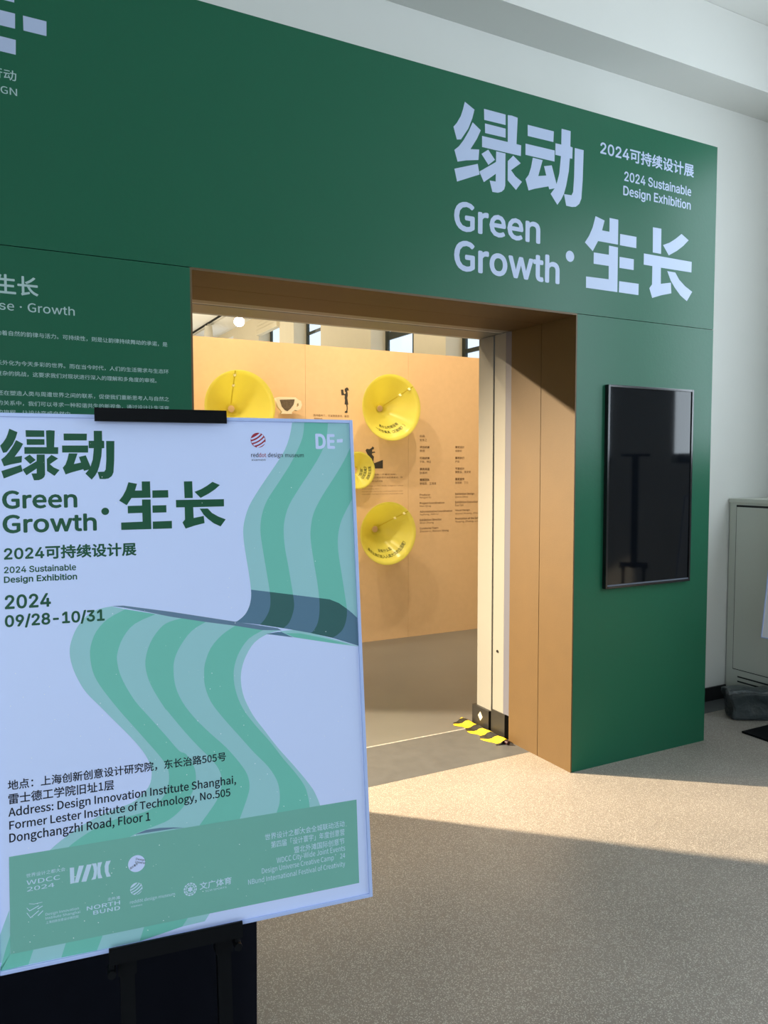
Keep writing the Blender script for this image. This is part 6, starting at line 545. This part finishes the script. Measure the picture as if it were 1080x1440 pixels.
# coffee cup cutout
cup = thing('cup_cutout', 'cream coffee cup cutout filled with dark coffee on the kraft partition', 'cutout', (2.44, 6.30, 2.17))
def solid(name, polys, m, parent, y0, th, off):
    c = bpy.data.curves.new('outline', 'CURVE'); c.dimensions = '2D'; c.fill_mode = 'BOTH'; c.extrude = th / 2; c.bevel_depth = .002
    for P in polys:
        s = c.splines.new('POLY'); s.points.add(len(P) - 1); s.use_cyclic_u = True
        for p, (x, z) in zip(s.points, P): p.co = (x - off[0], z - off[1], 0, 1)
    o = bpy.data.objects.new('outline', c); COL.objects.link(o); bpy.context.view_layer.update()
    me = bpy.data.meshes.new_from_object(o.evaluated_get(bpy.context.evaluated_depsgraph_get())); bpy.data.objects.remove(o); bpy.data.curves.remove(c)
    me.transform(Matrix.Translation((0, y0, 0)) @ Matrix.Rotation(math.pi / 2, 4, 'X')); me.materials.clear(); me.materials.append(m); me.name = name
    o = bpy.data.objects.new(name, me); COL.objects.link(o); o.parent = parent; return o
solid('cup_body', DATA['cup_body'], CUPW, cup, 0, .03, (2.475, 2.175))
prints('coffee_fill', [[(x - 2.475, z - 2.175) for x, z in P] for P in DATA['cup_coffee']], COFFEE, cup, -.0185)
cyl(b2 := bmesh.new(), (0, .015, 0), (0, .099, 0), .012); obj('spacer', b2, CUPW, cup)
# ceiling track, spot lamps, blind
tag(boxes('lamp_track', [(5.175, 5.205, 15.5, 23.0, 5.16, 5.199)], BLACK), 'thin black lighting track on the gallery ceiling, top left of the doorway', 'track')
def spot_lamp(loc, rx, rz, glow, label, rise=0.0):
    t = thing('spot_lamp', label, 'lamp', loc, (0, 0, 0), 'ceiling spot lamps in the gallery')
    bm = bmesh.new(); cyl(bm, (0, 0, rise), (0, 0, -.07), .022); obj('stem', bm, FIXT, t)
    h = bmesh.new(); M = Matrix.Translation((0, 0, -.09)) @ Matrix.Rotation(rz, 4, 'Z') @ Matrix.Rotation(rx, 4, 'X')
    cyl(h, M @ Vector((0, 0, .04)), M @ Vector((0, 0, -.26)), .09, 24, .115); obj('lamp_head', h, FIXT, t)
    h = bmesh.new(); cyl(h, M @ Vector((0, 0, -.2601)), M @ Vector((0, 0, -.268)), .108, 24); obj('lens', h, LAMPGLOW if glow else CUPW, t)
    return t
spot_lamp((5.19, 19.0, 5.16), 0.05, 0, False, 'unlit pale spot lamp hanging under the black ceiling track')
tag(boxes('lamp_track', [(5.295, 5.325, 13.0, 23.0, 5.16, 5.199)], FIXT), 'pale lighting track carrying the glaring lit spot lamp', 'track')
spot_lamp((5.31, 16.9, 5.05), math.radians(-62), math.radians(-17), True, 'glaring lit spot lamp under the gallery ceiling', 0.11)
bl = bmesh.new()
for k in range(3): box(bl, 6.0 - .07 + k * .02, 6.06, 16.2, 17.6, 4.72 + k * .09, 4.84 + k * .09, .015)
tag(obj('roman_blind', bl, BLIND), 'rolled cream fabric blind at the top of a far gallery window', 'blind')

# ------------------------------------------------------------------ hazard tape over a cable at the jamb foot
ht = thing('cable_cover', 'yellow and black hazard tape laid over a cable along the door jamb', 'tape', (2.735, 3.86, 0))
bm = bmesh.new(); prof = [(-.068, .0012), (-.045, .0025), (-.028, .007), (-.014, .021), (.002, .028), (.018, .022), (.030, .008), (.036, .001)]; rows = []
for j in range(27):
    y = -.235 + j * .018; wv = .004 * math.sin(j * 1.3) + .003 * math.sin(j * .55)
    rows.append([bm.verts.new((x + (wv + (.018 * math.sin(j * 2 * math.pi / 8.6) if i == 0 else 0)) * (1 if i < 2 else .3), y, z * (1 + .12 * math.sin(j * .9)))) for i, (x, z) in enumerate(prof)])
for j in range(26):
    for i in range(len(prof) - 1): bm.faces.new((rows[j][i], rows[j][i + 1], rows[j + 1][i + 1], rows[j + 1][i]))
obj('tape', bm, HAZARD, ht, True)
bm = bmesh.new(); cyl(bm, (.004, -.262, .012), (.003, .21, .012), .0115); obj('cable', bm, mat('dark_red_cable', (0.03, 0.006, 0.010), 0.4), ht)

# ------------------------------------------------------------------ poster stand and poster
def make_stand(label, zl=.894, foot=None, plate=(-.28, .08), half=.18):
    t = thing('poster_stand', label, 'stand', (0, 0, 0), (0, 0, 0), 'black poster stands')
    L = math.radians(6.922); P = lambda x, y, v, z0=zl: Vector((x, 0, z0)) + Vector((0, math.cos(L), -math.sin(L))) * y + Vector((0, math.sin(L), math.cos(L))) * v
    boxes('base_plate', [(-half, half, plate[0], plate[1], 0, .012)], BLACK, t, .003)
    for x in (-.0755, .0755):
        bm = bmesh.new(); beam(bm, P(x, .022, -.898) if foot is None else Vector((x, foot, .006)), P(x, .022, -.01), .022, .022); lg = obj('post', bm, BLACK, t)
        bm = bmesh.new(); beam(bm, P(x, .022, -.045), P(x, .022, -.012), .028, .028); obj('sleeve', bm, BLACK, lg)
    bm = bmesh.new(); beam(bm, P(0, .030, -.02), P(0, .030, .845), .050, .020); obj('column', bm, BLACK, t)
    bm = bmesh.new(); beam(bm, P(-.1025, .006, -.009), P(.1025, .006, -.009), .001, .001); bm.free()
    def slab(name, x0, x1, y0, y1, v0, v1, parent=t):
        bm = bmesh.new(); vs = [bm.verts.new(P(x, y, v)) for x in (x0, x1) for y in (y0, y1) for v in (v0, v1)]
        for f in ((0, 1, 3, 2), (4, 6, 7, 5), (0, 4, 5, 1), (2, 3, 7, 6), (0, 2, 6, 4), (1, 5, 7, 3)): bm.faces.new([vs[i] for i in f])
        return obj(name, bm, BLACK, parent)
    led = slab('ledge', -.1025, .1025, -.014, .040, -.014, -.0012); slab('lip', -.1025, .1025, -.0165, -.0122, -.014, .011, led)
    cl = slab('clip', -.1045, .1045, -.0165, .030, .8425, .8500); slab('clip_lip', -.1045, .1045, -.0165, -.0122, .8285, .8425, cl)
    for x in (-.099, .094):
        bm = bmesh.new(); cyl(bm, P(x, -.022, -.026), P(x, .005, -.026), .0065, 8); cyl(bm, P(x, -.012, -.034), P(x, -.012, -.014), .0045, 6); obj('latch', bm, BLACK, t)
    return t
A = math.radians(7.044)
BASE = Vector((0.30005, 1.20157, 0.89409))
stand = make_stand('black poster stand holding the large green and white exhibition poster')
stand.location = BASE + Vector((math.cos(A), -math.sin(A), 0)) * -.0365; stand.location.z = 0; stand.rotation_euler = (0, 0, -A)
def make_board(name, w, h, label, cat):
    t = thing(name, label, cat)
    boxes('panel', [(-w / 2 + .004, w / 2 - .004, 0, .010, .004, h - .004)], PAPER, t)
    boxes('frame', [(-w / 2, -w / 2 + .006, -.0035, .0115, 0, h), (w / 2 - .006, w / 2, -.0035, .0115, 0, h), (-w / 2 + .006, w / 2 - .006, -.0035, .0115, 0, .006), (-w / 2 + .006, w / 2 - .006, -.0035, .0115, h - .006, h)], PFRAME, t, .0012)
    return t
pb = make_board('exhibition_poster', .592, .841, 'large lavender and green wave exhibition poster clamped in the black stand in front', 'poster')
pb.location = BASE; pb.rotation_euler = (-math.radians(6.922), 0, -A)
prints('ribbon_light', DATA['ribbon_light'], PLIGHT, pb, -.00008); prints('ribbon_green', DATA['ribbon_green'], PGREEN, pb, -.0001)
prints('shade_light', DATA['shade_light'], SLIGHT, pb, -.00014); prints('shade_green', DATA['shade_green'], SGREEN, pb, -.00016)
prints('fold_shade', DATA['shade_fold'], FOLD, pb, -.0002); [prints('fold_line', [P], FOLD, pb, -.0002 - .00002 * i) for i, P in enumerate(DATA['fold_line'])]; prints('sponsor_strip', DATA['strip'], STRIP, pb, -.00028)
prints('title_lettering', DATA['poster_title'], TGREEN, pb, -.00034); lettering('latin_lettering', DATA['poster_green'], TGREEN, pb, -.00034, 6)
cx, cz, r = DATA['poster_dot']; prints('title_dot', [circle(cx, cz, r)], TGREEN, pb, -.00034)
lettering('address_lettering', DATA['poster_address'], TBLACK, pb, -.00034, 4, font='B')
lettering('sponsor_lettering', DATA['poster_white'], TWHITE, pb, -.00034, 3, font='B'); prints('wave_mark', DATA['poster_white_marks'][:6], TWHITE, pb, -.00034); prints('bird_mark', DATA['poster_white_marks'][6:], TWHITE, pb, -.00034)
d1, d2, d3 = DATA['logo_discs']
prints('round_logo', [circle(*d1)], PAPER, pb, -.00032); lettering('round_logo_lettering', DATA['disc_text'], TBLACK, pb, -.00042, 3)
def ball(cx, cz, r, m, m2, name, parent):
    prints(name, [circle(cx, cz, r)], m, parent, -.00034)
    st = []
    for q, wd in ((-.72, .10), (-.30, .13), (.14, .13), (.58, .11)):
        P = []; n = 12; hw = math.sqrt(max(.05, 1 - q * q)) * .93
        for k in range(n + 1): s = -hw + 2 * hw * k / n; P.append((s, q + .16 * (s * s - .4) + wd))
        for k in range(n + 1): s = hw - 2 * hw * k / n; P.append((s, q + .16 * (s * s - .4) - wd * (.5 + .5 * math.cos(s))))
        c, s_ = math.cos(.55), math.sin(.55); st.append([(cx + r * (x * c - y * s_), cz + r * (x * s_ + y * c)) for x, y in P])
    prints(name + '_stripes', st, m2, parent, -.00042)
ball(*d2, TWHITE, STRIP, 'ball_logo', pb)
ring('wheel_logo', d3[0], d3[1], d3[2] * .80, d3[2], TWHITE, pb, -.00034, 12); ring('wheel_logo_inner', d3[0], d3[1], d3[2] * .58, d3[2] * .70, TWHITE, pb, -.00034, 6)
prints('wheel_logo_star', [circle(d3[0], d3[1], d3[2] * .5, n=3, a0=.5), ], TWHITE, pb, -.00034); prints('wheel_logo_star', [circle(d3[0], d3[1], d3[2] * .5, n=3, a0=.5 + math.pi)], TWHITE, pb, -.00036)
ball(*DATA['red_disc'][0], TRED, PAPER, 'red_ball_logo', pb)
lettering('museum_lettering', DATA['poster_dark'], TBLACK, pb, -.00034, 3, font='B'); lettering('museum_lettering_red', DATA['poster_red'], TRED, pb, -.00034, 3, font='B')
lettering('corner_logo', DATA['poster_de'], PAPER, pb, -.00034, 3); prints('corner_logo_dash', DATA['poster_de_dash'], PAPER, pb, -.00034)

bm = bmesh.new()
for i in range(420):
    x = random.uniform(-.28, .28); z = random.uniform(.02, .83)
    if random.random() > (1.0 if z < .42 else .30): continue
    r = random.choice((.0003, .0004, .0005, .0007)); c = Vector((x, -.0005, z))
    ring_ = [bm.verts.new(c + Vector((r * math.cos(t * 1.0472), 0, r * math.sin(t * 1.0472)))) for t in range(6)]; top = bm.verts.new(c + Vector((0, -.0005, 0)))
    for k in range(6): bm.faces.new((ring_[k], ring_[(k + 1) % 6], top))
dr = obj('water_droplets', bm, mat('droplet', (0.9, 0.93, 1.0), 0.05), pb, True); dr['kind'] = 'stuff'

# ------------------------------------------------------------------ black cloth covered table behind the poster
bm = bmesh.new(); X0, X1, Y0, Y1, ZT = -.62, .494, 1.50, 2.02, .80; per = []; n = 26
for k in range(n): per.append((X0 + (X1 - X0) * k / n, Y0, 0, -1))
for k in range(12): per.append((X1, Y0 + (Y1 - Y0) * k / 12, 1, 0))
for k in range(n): per.append((X1 - (X1 - X0) * k / n, Y1, 0, 1))
for k in range(12): per.append((X0, Y1 - (Y1 - Y0) * k / 12, -1, 0))
rows = []
for j in range(9):
    z = ZT * (1 - j / 8) + .004 * (j == 8); a = (j / 8) ** 1.3
    rows.append([bm.verts.new((x + nx * a * .012 * math.sin(i * 1.9), y + ny * a * .022 * (1 + math.sin(i * 1.7)), z)) for i, (x, y, nx, ny) in enumerate(per)])
for j in range(8):
    for i in range(len(per)): bm.faces.new((rows[j][i], rows[j][(i + 1) % len(per)], rows[j + 1][(i + 1) % len(per)], rows[j + 1][i]))
bm.faces.new(rows[0])
tag(obj('draped_table', bm, CLOTH, None, True), 'table draped in black cloth down to the floor behind the poster stand', 'table')

# ------------------------------------------------------------------ right edge: steel cabinet, plastic bag, second stand
cb = thing('steel_cabinet', 'grey steel cabinet with door and floor vents against the white wall', 'cabinet', (4.67, 3.0, 0))
boxes('body', [(.004, .46, -.60, .63, 0, 1.392)], CAB, cb); boxes('top', [(-.006, .462, -.605, .632, 1.392, 1.420)], CAB, cb, .003)
boxes('door', [(-.002, .004, -.020, .570, .228, 1.362)], CAB, cb, .001); boxes('door', [(-.002, .004, -.575, -.026, .228, 1.362)], CAB, cb, .001)
boxes('door_gap', [(.0025, .0045, .570, .576, .222, 1.368), (.0025, .0045, -.58, .576, .222, .228), (.0025, .0045, -.58, .576, 1.362, 1.376), (.0025, .0045, -.026, -.020, .228, 1.362)], DARKGAP, cb)
boxes('vent_slots', [(.0025, .0045, .08, .535, .170, .180), (.0025, .0045, .08, .535, .137, .147), (.0025, .0045, .08, .535, .104, .114)], DARKGAP, cb)
bm = bmesh.new(); box(bm, -.18, .155, -.07, .07, 0, .20, .025); bmesh.ops.subdivide_edges(bm, edges=bm.edges[:], cuts=4, use_grid_fill=True)
for v in bm.verts:
    s = .010 * math.sin(v.co.x * 31 + v.co.z * 23) + .008 * math.sin(v.co.y * 43 + v.co.z * 37 + 1) + random.uniform(-.003, .003)
    if v.co.z > .02: v.co.x += s; v.co.y += s * .8; v.co.z += s * .5 - .02 * (v.co.x > .1)
    if v.co.z < .0: v.co.z = 0
    if v.co.x < -.1: v.co.x -= .12 * v.co.z
bg = tag(obj('plastic_bag', bm, BAG, None, True), 'dark grey crinkled plastic wrapped bundle on the floor before the cabinet', 'bag')
bg.location = (4.478, 3.236, 0); bg.rotation_euler = (0, 0, math.radians(-31.5))
s2 = make_stand('second black stand at the right picture edge, its square base before the cabinet', .61, .14, (-.035, .32), .28)
s2.location = (4.172, 2.81, 0); s2.rotation_euler = (0, 0, -math.pi / 2)
BOARDW = mat('white_board_face', (0.74, 0.74, 0.80), 0.5)
wb = make_board('blank_board', .50, .841, 'white board edge leaning at the right picture edge before the cabinet', 'board')
wb.location = (4.172, 2.75, .61); wb.rotation_euler = (-math.radians(6.922), 0, -math.pi / 2)
for c in wb.children: c.data.materials[0] = BOARDW if c.name.startswith('panel') else c.data.materials[0]
s3 = copy_thing(stand); s3.location = (4.45, 1.88, 0); s3.rotation_euler = (0, 0, math.radians(45)); s3['label'] = 'empty black poster stand seen only as a reflection in the wall screen'
bpy.context.view_layer.update()
